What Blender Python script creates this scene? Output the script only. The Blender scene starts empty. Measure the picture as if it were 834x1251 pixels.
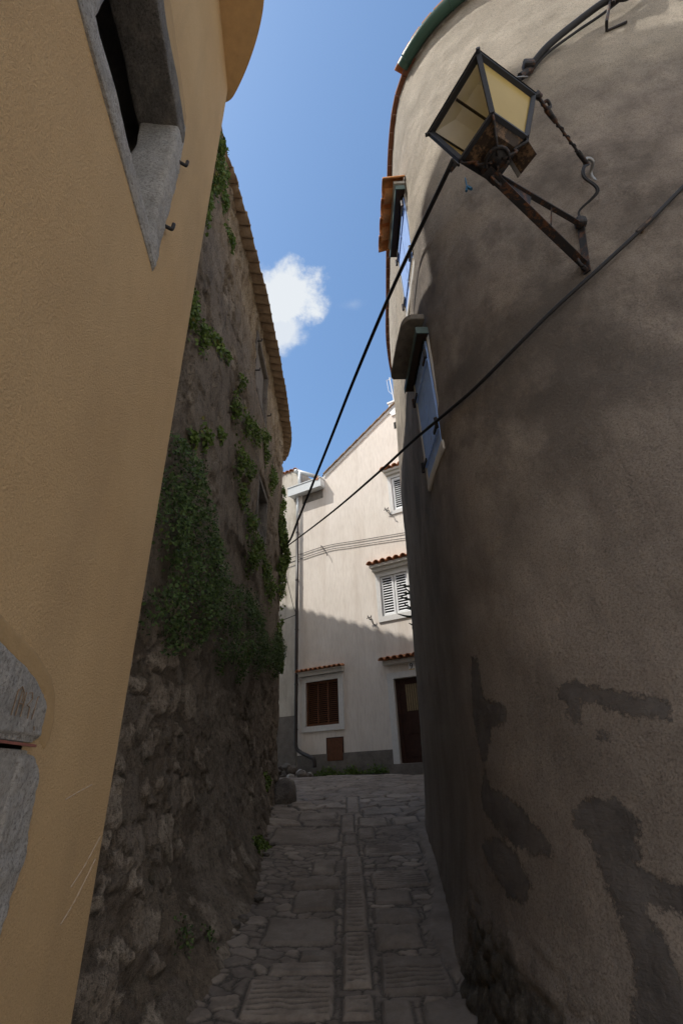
import bpy, math, random
import numpy as np
from mathutils import Vector, Matrix
random.seed(7); rng=np.random.RandomState(11)
scene=bpy.context.scene; COL=scene.collection
EYE=np.array([0,0,1.6])

# ------------------------------------------------------------------ helpers
def setp(o,label=None,cat=None,group=None,kind=None):
    if label:o['label']=label
    if cat:o['category']=cat
    if group:o['group']=group
    if kind:o['kind']=kind
    return o
def thing(name,label,cat,loc=(0,0,0),group=None):
    o=bpy.data.objects.new(name,None); COL.objects.link(o); o.location=loc; o.empty_display_size=.1
    return setp(o,label,cat,group)
def link(name,verts,faces,mat,parent=None,smooth=False,attrs=None,fattrs=None,mats=None,midx=None):
    me=bpy.data.meshes.new(name)
    v=np.asarray(verts,dtype=float)
    if parent is not None:
        p=parent; off=np.zeros(3)
        while p is not None: off+=np.array(p.location); p=p.parent
        v=v-off
    me.from_pydata([tuple(a) for a in v.tolist()],[],[tuple(f) for f in (faces.tolist() if hasattr(faces,'tolist') else faces)])
    if attrs:
        for k,a in attrs.items():
            at=me.attributes.new(k,'FLOAT','POINT'); at.data.foreach_set('value',np.asarray(a,dtype=np.float32).ravel())
    if fattrs:
        for k,a in fattrs.items():
            at=me.attributes.new(k,'FLOAT','FACE'); at.data.foreach_set('value',np.asarray(a,dtype=np.float32).ravel())
    if mats:
        for m in mats: me.materials.append(m)
        me.polygons.foreach_set('material_index',midx)
    else: me.materials.append(mat)
    if smooth: me.polygons.foreach_set('use_smooth',[True]*len(me.polygons))
    me.update()
    o=bpy.data.objects.new(name,me); COL.objects.link(o)
    if parent is not None: o.parent=parent
    return o
def gridfaces(nu,nv):
    i=np.arange(nu*nv).reshape(nu,nv)
    return np.stack([i[:-1,:-1],i[1:,:-1],i[1:,1:],i[:-1,1:]],-1).reshape(-1,4)
class Frame:
    def __init__(s,o,r,n): s.o=np.array(o,float); s.r=np.array(r,float); s.n=np.array(n,float)
    def p(s,a,d,z): return s.o+s.r*a+s.n*d+np.array([0,0,1.])*z
WORLD=Frame((0,0,0),(1,0,0),(0,1,0))
class MB:
    def __init__(s,fr=WORLD): s.v=[];s.f=[];s.fr=fr
    def add(s,vs,fs):
        k=len(s.v); s.v+= [np.array(a,float) for a in vs]; s.f+=[tuple(i+k for i in f) for f in fs]
    def box(s,a0,a1,d0,d1,z0,z1):
        P=s.fr.p
        s.add([P(a0,d0,z0),P(a1,d0,z0),P(a1,d1,z0),P(a0,d1,z0),P(a0,d0,z1),P(a1,d0,z1),P(a1,d1,z1),P(a0,d1,z1)],
              [(0,3,2,1),(4,5,6,7),(0,1,5,4),(1,2,6,5),(2,3,7,6),(3,0,4,7)])
    def rbox(s,a0,a1,d0,d1,z0,z1,amp=.01,cell=.03,freq=14,seed=0,fro=.02):
        """box with a noisy, slightly rounded surface"""
        P=s.fr.p; L=np.array([a1-a0,d1-d0,z1-z0]); c=np.array([(a0+a1)/2,(d0+d1)/2,(z0+z1)/2])
        for ax in range(3):
            u,w=[i for i in range(3) if i!=ax]
            nu=max(2,int(L[u]/cell)+1); nw=max(2,int(L[w]/cell)+1)
            for sg in (-1,1):
                A=np.zeros((nu,nw,3)); A[...,ax]=sg*L[ax]/2
                A[...,u]=np.linspace(-L[u]/2,L[u]/2,nu)[:,None]; A[...,w]=np.linspace(-L[w]/2,L[w]/2,nw)[None,:]
                B=A.reshape(-1,3)
                r=min(fro,L.min()*.3)
                q=np.clip(B,-(L/2-r),(L/2-r)); dd=B-q; ln=np.linalg.norm(dd,axis=1)+1e-9
                B=q+dd/ln[:,None]*r
                nz=fbm3((B+c+seed*3.1)*freq/6,3)-.5
                B=B+ (dd/ln[:,None])*(nz[:,None]*amp*2)
                W=np.array([P(*(b+c)) for b in B])
                F=gridfaces(nu,nw)
                k=len(s.v); s.v+=list(W)
                flip=(sg>0)^(ax==1)
                for f in F.tolist():
                    if flip: f=f
                    else: f=f[::-1]
                    s.f.append(tuple(i+k for i in f))
    def tube(s,pts,r,seg=8,cap=True):
        pts=[np.array(p,float) for p in pts]; n=len(pts); rr=r if hasattr(r,'__len__') else [r]*n
        k=len(s.v); prev=None
        for i,p in enumerate(pts):
            t=pts[min(i+1,n-1)]-pts[max(i-1,0)]; t=t/(np.linalg.norm(t)+1e-12)
            if prev is None:
                a=np.array([0,0,1.]) if abs(t[2])<.9 else np.array([1.,0,0])
            else: a=prev
            b=np.cross(t,a); b/=np.linalg.norm(b); a=np.cross(b,t); prev=a
            for j in range(seg):
                th=2*math.pi*j/seg; s.v.append(p+rr[i]*(a*math.cos(th)+b*math.sin(th)))
        for i in range(n-1):
            for j in range(seg):
                s.f.append((k+i*seg+j,k+i*seg+(j+1)%seg,k+(i+1)*seg+(j+1)%seg,k+(i+1)*seg+j))
        if cap:
            s.f.append(tuple(k+j for j in range(seg))[::-1]); s.f.append(tuple(k+(n-1)*seg+j for j in range(seg)))
    def bar(s,p,q,w,h,up=(0,0,1)):
        p=np.array(p,float);q=np.array(q,float);t=q-p;t/=np.linalg.norm(t);u=np.array(up,float);b=np.cross(t,u);b/=np.linalg.norm(b);u=np.cross(b,t)
        o=[]
        for c in (p,q):
            for x,y in ((-1,-1),(1,-1),(1,1),(-1,1)): o.append(c+b*w/2*x+u*h/2*y)
        s.add(o,[(0,3,2,1),(4,5,6,7),(0,1,5,4),(1,2,6,5),(2,3,7,6),(3,0,4,7)])
    def build(s,name,mat,parent=None,smooth=False):
        return link(name,s.v,s.f,mat,parent,smooth)
    def split(s,name,mat,parent=None,smooth=False):
        """one object for each connected piece"""
        par=list(range(len(s.v)))
        def fd(i):
            while par[i]!=i: par[i]=par[par[i]]; i=par[i]
            return i
        for f in s.f:
            for k in f[1:]:
                a,b=fd(f[0]),fd(k)
                if a!=b: par[a]=b
        gr={}
        for f in s.f: gr.setdefault(fd(f[0]),[]).append(f)
        out=[]
        for fs in gr.values():
            ids=sorted({i for f in fs for i in f}); mp={j:i for i,j in enumerate(ids)}
            out.append(link(name,[s.v[i] for i in ids],[tuple(mp[i] for i in f) for f in fs],mat,parent,smooth))
        return out
def bez(pts,n=10):
    P=[np.array(p,float) for p in pts]; P=[2*P[0]-P[1]]+P+[2*P[-1]-P[-2]]; out=[]
    for i in range(1,len(P)-2):
        for k in range(n):
            t=k/n; a,b,c,d=P[i-1:i+3]
            out.append(.5*((2*b)+(c-a)*t+(2*a-5*b+4*c-d)*t*t+(-a+3*b-3*c+d)*t**3))
    out.append(P[-2]); return out
# --- numpy noise
def h2(ix,iy,s=0):
    n=(ix.astype(np.int64)*374761393+iy.astype(np.int64)*668265263+s*1442695041)&0xffffffff
    n=((n^(n>>13))*1274126177)&0xffffffff; n=n^(n>>16); return (n&0xffffff)/float(0xffffff)
def vn2(x,y,s=0):
    ix=np.floor(x);iy=np.floor(y);fx=x-ix;fy=y-iy;fx=fx*fx*(3-2*fx);fy=fy*fy*(3-2*fy)
    return (h2(ix,iy,s)*(1-fx)+h2(ix+1,iy,s)*fx)*(1-fy)+(h2(ix,iy+1,s)*(1-fx)+h2(ix+1,iy+1,s)*fx)*fy
def fbm2(x,y,o=4,s=0):
    x=np.asarray(x,float);y=np.asarray(y,float);t=0;a=.5;tot=0
    for k in range(o): t=t+a*vn2(x*2**k+17.3*k,y*2**k-9.1*k,s+k);tot+=a;a*=.5
    return t/tot
def fbm3(p,o=3):
    x,y,z=p[:,0],p[:,1],p[:,2]
    return (fbm2(x+z*.7,y-z*.5,o,3)+fbm2(y+x*.3,z+x*.6,o,5)+fbm2(z-y*.4,x+y*.2,o,9))/3
def voro(x,y,s=0,jit=.85):
    ix=np.floor(x);iy=np.floor(y); F1=np.full(x.shape,9.);F2=F1.copy();ID=np.zeros(x.shape)
    for dx in(-1,0,1):
        for dy in(-1,0,1):
            cx=ix+dx;cy=iy+dy; px=cx+.5+(h2(cx,cy,s)-.5)*jit; py=cy+.5+(h2(cx,cy,s+7)-.5)*jit
            d=np.hypot(px-x,py-y); idv=h2(cx,cy,s+13)
            c=d<F1; F2=np.where(c,F1,np.minimum(F2,d)); ID=np.where(c,idv,ID); F1=np.where(c,d,F1)
    return F1,F2,ID
def sdpoly(px,py,poly):
    """signed distance, positive inside"""
    P=np.array(poly,float);n=len(P);d=np.full(px.shape,1e9);ins=np.zeros(px.shape,bool)
    for i in range(n):
        a=P[i];b=P[(i+1)%n];e=b-a;wx=px-a[0];wy=py-a[1];t=np.clip((wx*e[0]+wy*e[1])/(e@e+1e-12),0,1)
        d=np.minimum(d,np.hypot(wx-e[0]*t,wy-e[1]*t))
        c=((a[1]>py)!=(b[1]>py)); xx=(b[0]-a[0])*(py-a[1])/((b[1]-a[1]) if b[1]!=a[1] else 1e-9)+a[0]
        ins^=(c&(px<xx))
    return np.where(ins,d,-d)
def sstep(a,b,x): t=np.clip((x-a)/(b-a),0,1); return t*t*(3-2*t)
def gz(y): return np.interp(y,[-30,0,3.4,9,11,13.3,18,60],[-2.5,0,.47,1.22,1.46,1.62,1.72,1.8])

# ------------------------------------------------------------------ materials
class NT:
    def __init__(s,name):
        s.m=bpy.data.materials.new(name); s.m.use_nodes=True; s.t=s.m.node_tree; s.t.nodes.clear()
        s.out=s.n('ShaderNodeOutputMaterial'); s.b=s.n('ShaderNodeBsdfPrincipled'); s.l(s.b.outputs[0],s.out.inputs[0])
        s.b.inputs['Roughness'].default_value=.9
        s.b.inputs['Specular IOR Level'].default_value=.25
    def n(s,k,**kw):
        x=s.t.nodes.new(k)
        for a,b in kw.items(): setattr(x,a,b)
        return x
    def l(s,a,b): s.t.links.new(a,b)
    def coord(s,scale=(1,1,1)):
        g=s.n('ShaderNodeNewGeometry'); m=s.n('ShaderNodeMapping'); m.inputs['Scale'].default_value=scale; s.l(g.outputs['Position'],m.inputs['Vector']); return m.outputs[0]
    def noise(s,scale,detail=5,rough=.6,co=None,sc=(1,1,1)):
        x=s.n('ShaderNodeTexNoise'); x.inputs['Scale'].default_value=scale;x.inputs['Detail'].default_value=detail;x.inputs['Roughness'].default_value=rough
        s.l(co if co is not None else s.coord(sc),x.inputs['Vector']); return x.outputs['Fac']
    def ramp(s,fac,stops,interp='LINEAR'):
        x=s.n('ShaderNodeValToRGB'); x.color_ramp.interpolation=interp
        e=x.color_ramp.elements
        while len(e)<len(stops): e.new(.5)
        for i,(p,c) in enumerate(stops):
            e[i].position=p; e[i].color=(c[0],c[1],c[2],1) if hasattr(c,'__len__') else (c,c,c,1)
        s.l(fac,x.inputs[0]); return x.outputs[0]
    def mix(s,fac,a,b,mode='MIX'):
        x=s.n('ShaderNodeMix'); x.data_type='RGBA'; x.blend_type=mode
        for v,i in ((fac,0),(a,6),(b,7)):
            if isinstance(v,(int,float)): x.inputs[i].default_value=v if i==0 else (v,v,v,1)
            elif isinstance(v,tuple): x.inputs[i].default_value=(*v,1)
            else: s.l(v,x.inputs[i])
        return x.outputs[2]
    def math(s,op,a,b=0.,c=None):
        x=s.n('ShaderNodeMath',operation=op)
        for i,v in enumerate((a,b)+((c,) if c is not None else ())):
            if isinstance(v,(int,float)): x.inputs[i].default_value=v
            else: s.l(v,x.inputs[i])
        return x.outputs[0]
    def attr(s,name): x=s.n('ShaderNodeAttribute'); x.attribute_name=name; return x.outputs['Fac']
    def color(s,c):
        if isinstance(c,tuple): s.b.inputs['Base Color'].default_value=(*c,1)
        else: s.l(c,s.b.inputs['Base Color'])
    def bump(s,h,dist=.01,strength=1.,prev=None):
        x=s.n('ShaderNodeBump'); x.inputs['Distance'].default_value=dist; x.inputs['Strength'].default_value=strength
        s.l(h,x.inputs['Height'])
        if prev is not None: s.l(prev,x.inputs['Normal'])
        s.l(x.outputs[0],s.b.inputs['Normal']); return x.outputs[0]
def simple(name,c,rough=.7,metal=0,var=.25,nscale=12,bump=0,bscale=60,c2=None):
    t=NT(name); t.b.inputs['Roughness'].default_value=rough; t.b.inputs['Metallic'].default_value=metal
    f=t.noise(nscale,6,.65); d=tuple(x*(1-var) for x in c) if c2 is None else c2; l=tuple(min(1,x*(1+var*.6)) for x in c)
    t.color(t.ramp(f,[(.3,d),(.7,l)]))
    if bump: t.bump(t.noise(bscale,4),bump)
    return t.m

def m_ochre():
    t=NT('ochre_plaster')
    big=t.noise(1.3,5,.6); c=t.ramp(big,[(.3,(.58,.395,.205)),(.7,(.66,.465,.25))])
    fine=t.noise(160,3,.6); c=t.mix(t.math('MULTIPLY',t.ramp(fine,[(.35,0),(.7,1)]),.45),c,(.40,.27,.14))
    st=t.noise(3,4,.6,sc=(1,1,.15)); c=t.mix(t.math('MULTIPLY',t.ramp(st,[(.45,0),(.75,1)]),.28),c,(.34,.24,.14))
    t.color(c)
    n=t.bump(t.noise(95,4,.75),.012,1.); t.bump(t.noise(2.2,3),.03,.4,n); return t.m
def m_plaster(name,base,dark,grime,bs=55,streak=True,bd=.012):
    t=NT(name)
    big=t.noise(.8,6,.65); c=t.ramp(big,[(.35,dark),(.65,base)])
    g=t.noise(2.3,7,.7,sc=(1,1,.35)); c=t.mix(t.math('MULTIPLY',t.ramp(g,[(.46,0),(.7,1)]),.75),c,grime)
    return t,c
def m_right():
    t,c=m_plaster('rough_cement_render',(.58,.50,.42),(.44,.375,.32),(.27,.228,.195))
    z=t.n('ShaderNodeSeparateXYZ'); g=t.n('ShaderNodeNewGeometry'); t.l(g.outputs['Position'],z.inputs[0])
    # paler above the shadow line: sunlit look painted into the render colour
    hi=t.math('ADD',z.outputs[2],t.math('MULTIPLY',t.noise(1.1,4),3.)); hi=t.n('ShaderNodeMapRange') if False else hi
    mr=t.n('ShaderNodeMapRange'); mr.inputs[1].default_value=7.3; mr.inputs[2].default_value=8.4; t.l(hi,mr.inputs[0])
    c=t.mix(mr.outputs[0],c,t.ramp(t.noise(5,5),[(.3,(.54,.475,.385)),(.7,(.68,.60,.49))]))
    mr2=t.n('ShaderNodeMapRange'); mr2.inputs[1].default_value=2.6; mr2.inputs[2].default_value=4.6; mr2.inputs[3].default_value=.55; mr2.inputs[4].default_value=1.; t.l(hi,mr2.inputs[0])
    # streaks on the turned-away stretch
    # streaky damp band along the far, straight stretch
    mr3=t.n('ShaderNodeMapRange'); mr3.inputs[1].default_value=2.9; mr3.inputs[2].default_value=4.2; t.l(t.math('ADD',z.outputs[1],t.math('MULTIPLY',t.noise(4,4,.6,sc=(1,1,.2)),.9)),mr3.inputs[0])
    dk=t.math('MULTIPLY',mr3.outputs[0],t.math('SUBTRACT',1.,mr.outputs[0]))
    st=t.ramp(t.noise(4.5,6,.65,sc=(1,1,.2)),[(.35,(.13,.12,.10)),(.7,(.33,.285,.235))])
    c=t.mix(t.math('MULTIPLY',dk,.45),c,st)
    bl=t.ramp(t.noise(1.05,6,.62,sc=(1,1,.75)),[(.47,0),(.60,1)]); mr4=t.n('ShaderNodeMapRange'); mr4.inputs[1].default_value=2.2; mr4.inputs[2].default_value=3.6; t.l(z.outputs[2],mr4.inputs[0])
    bl=t.math('MULTIPLY',t.math('MULTIPLY',bl,mr4.outputs[0]),t.math('SUBTRACT',1.,mr.outputs[0])); c=t.mix(t.math('MULTIPLY',bl,.8),c,(.165,.143,.125)); b2=t.math('MULTIPLY',t.ramp(t.noise(2.2,8,.72,sc=(1,1,.8)),[(.5,0),(.62,.6)]),mr4.outputs[0]); c=t.mix(t.math('MULTIPLY',b2,t.math('SUBTRACT',1.,mr.outputs[0])),c,(.18,.155,.135))
    fl=t.ramp(t.noise(2.6,6,.7,sc=(1,1,.5)),[(.52,0),(.72,.35)]); c=t.mix(fl,c,(.62,.52,.42))
    # fine grit
    gr=t.noise(105,5,.75); c=t.mix(t.ramp(gr,[(.36,.65),(.52,0)]),c,(.18,.15,.128)); c=t.mix(t.ramp(gr,[(.55,0),(.75,.22)]),c,(.66,.58,.49))
    # cement patches
    sd=t.attr('patch'); e=t.math('ADD',sd,t.math('MULTIPLY',t.math('SUBTRACT',t.noise(26,7,.8),.5),.15))
    pm=t.ramp(t.math('ADD',t.math('MULTIPLY',e,12.),.5),[(.4,0),(.6,1)])
    c=t.mix(pm,c,t.ramp(t.noise(6,5,.7),[(.3,(.085,.077,.072)),(.7,(.17,.153,.14))]))
    # mossy base
    mo=t.attr('moss'); me=t.math('ADD',mo,t.math('MULTIPLY',t.math('SUBTRACT',t.noise(9,7,.75),.5),1.5)); mm=t.ramp(me,[(.35,0),(.8,.9)])
    c=t.mix(mm,c,t.ramp(t.noise(22,6,.75),[(.3,(.05,.048,.034)),(.5,(.13,.115,.088)),(.62,(.20,.175,.14)),(.75,(.36,.32,.27))]))
    t.color(c)
    rough=t.math('MULTIPLY',t.noise(78,5,.72,sc=(1,1,1.1)),t.math('SUBTRACT',1.,t.math('MULTIPLY',pm,.85)))
    var=t.math('ADD',.55,t.ramp(t.noise(1.7,4,.6),[(.35,0),(.62,.6)])); n=t.bump(t.math('MULTIPLY',rough,var),.055,1.); n=t.bump(t.noise(9,5,.65,sc=(.6,.6,4)),.02,.5,n); n=t.bump(t.noise(7,5,.6),.05,.6,n); n=t.bump(pm,.006,.8,n)
    t.bump(t.math('MULTIPLY',t.noise(26,6,.7),mm),.05,.9,n)
    return t.m
def m_ruin():
    t=NT('rubble_and_old_render')
    g=t.n('ShaderNodeNewGeometry'); z=t.n('ShaderNodeSeparateXYZ'); t.l(g.outputs['Position'],z.inputs[0])
    st=t.attr('stone'); rid=t.attr('rid'); gap=t.attr('gap')
    sc=t.ramp(rid,[(0.,(.19,.15,.115)),(.4,(.28,.225,.17)),(.6,(.34,.27,.20)),(.75,(.30,.255,.21)),(.85,(.52,.43,.34)),(1.,(.64,.54,.43))])
    sc=t.mix(t.math('MULTIPLY',t.ramp(t.noise(9,7,.75),[(.35,1),(.6,0)]),.7),sc,(.19,.148,.108))
    sc=t.mix(t.math('MULTIPLY',gap,.8),sc,(.15,.12,.092))
    pl=t.ramp(t.noise(1.7,7,.7),[(.3,(.25,.205,.16)),(.55,(.38,.315,.25)),(.75,(.50,.425,.34))])
    pl=t.mix(t.ramp(t.noise(8,6,.75,sc=(1,1,.4)),[(.5,0),(.68,.8)]),pl,(.11,.09,.073))
    # warm stained plaster under the eave, with bounced light painted into its colour
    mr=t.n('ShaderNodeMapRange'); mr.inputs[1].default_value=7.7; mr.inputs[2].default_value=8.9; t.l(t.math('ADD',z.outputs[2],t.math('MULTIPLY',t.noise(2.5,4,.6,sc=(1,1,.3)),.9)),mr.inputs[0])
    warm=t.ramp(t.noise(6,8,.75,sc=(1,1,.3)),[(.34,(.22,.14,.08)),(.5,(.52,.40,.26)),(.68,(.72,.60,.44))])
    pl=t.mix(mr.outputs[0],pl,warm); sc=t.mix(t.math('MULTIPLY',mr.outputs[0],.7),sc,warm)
    c=t.mix(st,pl,sc); c=t.mix(t.ramp(t.noise(38,7,.8),[(.38,.75),(.5,0)]),c,(.09,.075,.06))
    # damp darkness low down
    md=t.n('ShaderNodeMapRange'); md.inputs[1].default_value=.6; md.inputs[2].default_value=3.2; md.inputs[3].default_value=.15; md.inputs[4].default_value=0.; t.l(z.outputs[2],md.inputs[0])
    c=t.mix(md.outputs[0],c,t.mix(.3,c,(.012,.012,.009)),'MIX')
    gn=t.ramp(t.noise(3.,5,.7),[(.55,0),(.72,.7)]); c=t.mix(t.math('MULTIPLY',gn,st),c,(.03,.035,.018))
    t.color(c)
    n=t.bump(t.noise(34,8,.85),.075,1.); n=t.bump(t.noise(11,6,.7),.05,.6,n); t.bump(t.noise(120,3,.6),.010,.9,n)
    return t.m
def m_house():
    t=NT('pale_pink_render')
    c=t.ramp(t.noise(1.2,5),[(.3,(.70,.64,.575)),(.7,(.78,.72,.655))])
    s=t.noise(28,4,.6,sc=(1,1,.12)); c=t.mix(t.math('MULTIPLY',t.ramp(s,[(.45,0),(.75,1)]),.28),c,(.36,.30,.26))
    s=t.noise(2.2,5,.6,sc=(1,1,.1)); c=t.mix(t.math('MULTIPLY',t.ramp(s,[(.5,0),(.75,1)]),.45),c,(.46,.38,.31))
    t.color(c); t.bump(t.noise(34,4,.7,sc=(1,1,.16)),.012,.7); return t.m
def m_neigh():
    t=NT('stained_cream_render')
    c=t.ramp(t.noise(1.5,5),[(.3,(.46,.42,.36)),(.7,(.62,.58,.51))])
    s=t.noise(3.5,6,.7,sc=(1,1,.2)); c=t.mix(t.math('MULTIPLY',t.ramp(s,[(.48,0),(.7,1)]),.8),c,(.24,.205,.16))
    t.color(c); t.bump(t.noise(30,5,.7),.012,.7); return t.m
def m_paving():
    t=NT('worn_limestone_paving')
    rid=t.attr('rid'); gap=t.attr('gap')
    c=t.ramp(rid,[(0.,(.20,.168,.145)),(.3,(.32,.265,.22)),(.5,(.26,.222,.19)),(.7,(.44,.365,.30)),(1.,(.60,.505,.41))])
    c=t.mix(t.math('MULTIPLY',t.ramp(t.noise(14,7,.75),[(.4,0),(.68,1)]),.5),c,(.40,.345,.30))
    c=t.mix(t.math('MULTIPLY',t.ramp(t.noise(2.5,6,.7),[(.4,1),(.6,0)]),.65),c,(.15,.122,.10))
    gc=t.ramp(t.noise(90,3,.6),[(.45,(.075,.064,.054)),(.6,(.14,.12,.10)),(.74,(.40,.35,.30))])
    c=t.mix(gap,c,gc); t.color(c)
    t.b.inputs['Roughness'].default_value=.62; t.b.inputs['Specular IOR Level'].default_value=.35
    n=t.bump(t.noise(30,8,.78),.026,1.); t.bump(t.noise(160,3),.004,.7,n); return t.m
def m_stone(name='pale_dressed_stone',a=(.50,.49,.47),b=(.66,.65,.63),d=(.22,.2,.18)):
    t=NT(name)
    c=t.ramp(t.noise(7,7,.7),[(.3,a),(.7,b)]); c=t.mix(t.ramp(t.noise(75,6,.85),[(.38,.9),(.52,0)]),c,d); c=t.mix(t.ramp(t.noise(4,6,.75),[(.36,.6),(.5,0)]),c,tuple(x*.6 for x in a)); c=t.mix(t.ramp(t.noise(5,5,.7),[(.5,0),(.75,.35)]),c,(.50,.44,.36))
    t.color(c); n=t.bump(t.noise(40,7,.78),.028,1.); n=t.bump(t.noise(26,4,.6,sc=(1,1,.35)),.012,.7,n); t.bump(t.noise(9,4),.03,.7,n); return t.m
def m_tile(name='terracotta',cols=((.30,.12,.06),(.46,.20,.10),(.56,.30,.17))):
    t=NT(name); c=t.ramp(t.noise(6,5,.7),[(.3,cols[0]),(.5,cols[1]),(.72,cols[2])])
    c=t.mix(t.math('MULTIPLY',t.ramp(t.noise(20,6,.8),[(.5,0),(.75,1)]),.5),c,(.12,.10,.08))
    t.color(c); t.bump(t.noise(60,5),.006,.8); return t.m
def m_leaf(name,d,l,hue=(.12,.13,.03)):
    t=NT(name); r=t.attr('lr')
    c=t.ramp(r,[(0.,d),(.6,l),(.93,tuple(x*1.25 for x in l)),(1.,hue)]); t.color(c)
    t.b.inputs['Roughness'].default_value=.5
    tr=t.n('ShaderNodeBsdfTranslucent'); t.l(c,tr.inputs[0]); mx=t.n('ShaderNodeMixShader'); mx.inputs[0].default_value=.3
    t.l(t.b.outputs[0],mx.inputs[1]); t.l(tr.outputs[0],mx.inputs[2]); t.l(mx.outputs[0],t.out.inputs[0]); return t.m
def m_panel():
    t=NT('yellowed_plastic_panel'); t.color(t.ramp(t.noise(5,4,.6),[(.3,(.58,.45,.17)),(.7,(.66,.52,.21))])); t.b.inputs['Roughness'].default_value=.22
    tr=t.n('ShaderNodeBsdfTranslucent'); tr.inputs[0].default_value=(.75,.58,.24,1); mx=t.n('ShaderNodeMixShader'); mx.inputs[0].default_value=.35
    t.l(t.b.outputs[0],mx.inputs[1]); t.l(tr.outputs[0],mx.inputs[2]); t.l(mx.outputs[0],t.out.inputs[0]); return t.m
def m_rust(name,base,rc=(.11,.05,.025),th=.52):
    t=NT(name); f=t.ramp(t.noise(16,7,.75),[(th,0),(th+.08,1)]); c=t.mix(f,base,rc); t.color(c); t.b.inputs['Roughness'].default_value=.55
    t.bump(t.noise(70,5),.003,.7); return t.m
M={}
M['ochre']=m_ochre(); M['ochre_band']=simple('smooth_ochre_band',(.40,.275,.14),.9,var=.12,bump=.003,bscale=90)
M['ochre_soffit']=simple('ochre_soffit',(.50,.325,.155),.9,var=.12,bump=.003,bscale=90)
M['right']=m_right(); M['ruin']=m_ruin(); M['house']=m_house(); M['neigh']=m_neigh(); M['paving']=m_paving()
M['stone']=m_stone('pale_dressed_stone',(.46,.45,.43),(.64,.62,.59),(.22,.2,.18)); M['stone_d']=m_stone('grey_old_stone',(.16,.15,.14),(.26,.245,.225),(.08,.07,.06)); M['rock']=m_stone('field_stone',(.14,.12,.105),(.26,.235,.21),(.06,.052,.045))
M['tile']=m_tile(); M['tile_old']=m_tile('lichened_old_tile',((.17,.115,.07),(.27,.19,.12),(.36,.27,.18))); M['tile_red']=m_tile('weathered_red_tile',((.16,.07,.045),(.24,.11,.07),(.32,.17,.11))); M['tile_orange']=m_tile('orange_clay_tile',((.42,.17,.06),(.55,.24,.09),(.62,.32,.15)))
M['white']=simple('white_paint',(.78,.79,.80),.5,var=.05); M['trim']=simple('white_trim',(.66,.65,.63),.8,var=.08,bump=.003)
M['moulding']=simple('grey_cream_moulding',(.52,.50,.46),.8,var=.12)
M['brown']=simple('red_brown_shutter',(.13,.052,.024),.6,var=.25); M['door']=simple('dark_brown_door',(.045,.022,.017),.5,var=.3)
M['plinth']=simple('grey_cement_plinth',(.19,.17,.15),.9,var=.3,nscale=5,bump=.01,bscale=30)
M['concrete']=simple('weathered_concrete',(.20,.18,.155),.9,var=.4,nscale=8,bump=.008,bscale=40)
M['gutter']=m_rust('green_painted_gutter',(.050,.105,.085),(.07,.10,.085),.7); M['gutter'].node_tree.nodes['Principled BSDF'].inputs['Roughness'].default_value=.35
M['zinc']=simple('white_enamelled_metal',(.62,.66,.68),.35,var=.08,nscale=3); M['pipe']=simple('dark_downpipe',(.045,.038,.036),.35,var=.3,nscale=4)
M['iron']=m_rust('rusty_black_iron',(.022,.021,.023)); M['frame']=m_rust('dark_lantern_metal',(.035,.038,.046),(.06,.05,.045),.66)
M['rust']=m_rust('rust_flaked_tray',(.035,.024,.018),(.15,.095,.055),.5); M['panel']=m_panel(); M['cable']=simple('black_cable',(.018,.018,.021),.55,var=.2)
M['clip']=simple('grey_metal',(.28,.29,.30),.4,.6,var=.3); M['string']=simple('blue_string',(.03,.12,.22),.8)
M['blue']=simple('pale_blue_shutter',(.34,.52,.95),.6,var=.12,nscale=5); M['pelmet']=simple('green_edged_sheet_metal',(.07,.11,.10),.5,var=.3); M['dark']=simple('dark_interior',(.035,.032,.03),.95)  # blue: shutter paint with sky reflection worked into the colour
M['pelmet_in']=simple('rusty_pelmet_underside',(.045,.03,.022),.8)  # darker brown for the underside of the pelmet
M['leaf_dark']=m_leaf('dark_ivy_leaf',(.032,.058,.020),(.095,.15,.048)); M['leaf_mid']=m_leaf('green_caper_leaf',(.06,.10,.02),(.15,.22,.055),(.22,.2,.06)); M['stem']=simple('dry_stem',(.07,.05,.03),.9)
M['agave']=simple('dark_succulent_leaf',(.02,.035,.018),.5)
M['black']=simple('black_paint',(.02,.02,.02),.5); M['yellow']=simple('yellow_paint',(.62,.42,.08),.5); M['curtain']=simple('striped_curtain',(.16,.12,.07),.8,var=.4,nscale=30)
M['carve']=simple('ochre_stained_groove',(.24,.17,.11),.9); M['scratch']=simple('pale_scratch',(.54,.44,.33),.9,var=.15); M['redline']=simple('red_brown_joint',(.25,.10,.08),.9)

M['rock_ground']=simple('pale_limestone_ground',(.46,.41,.35),.9,var=.2,nscale=4)
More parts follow.
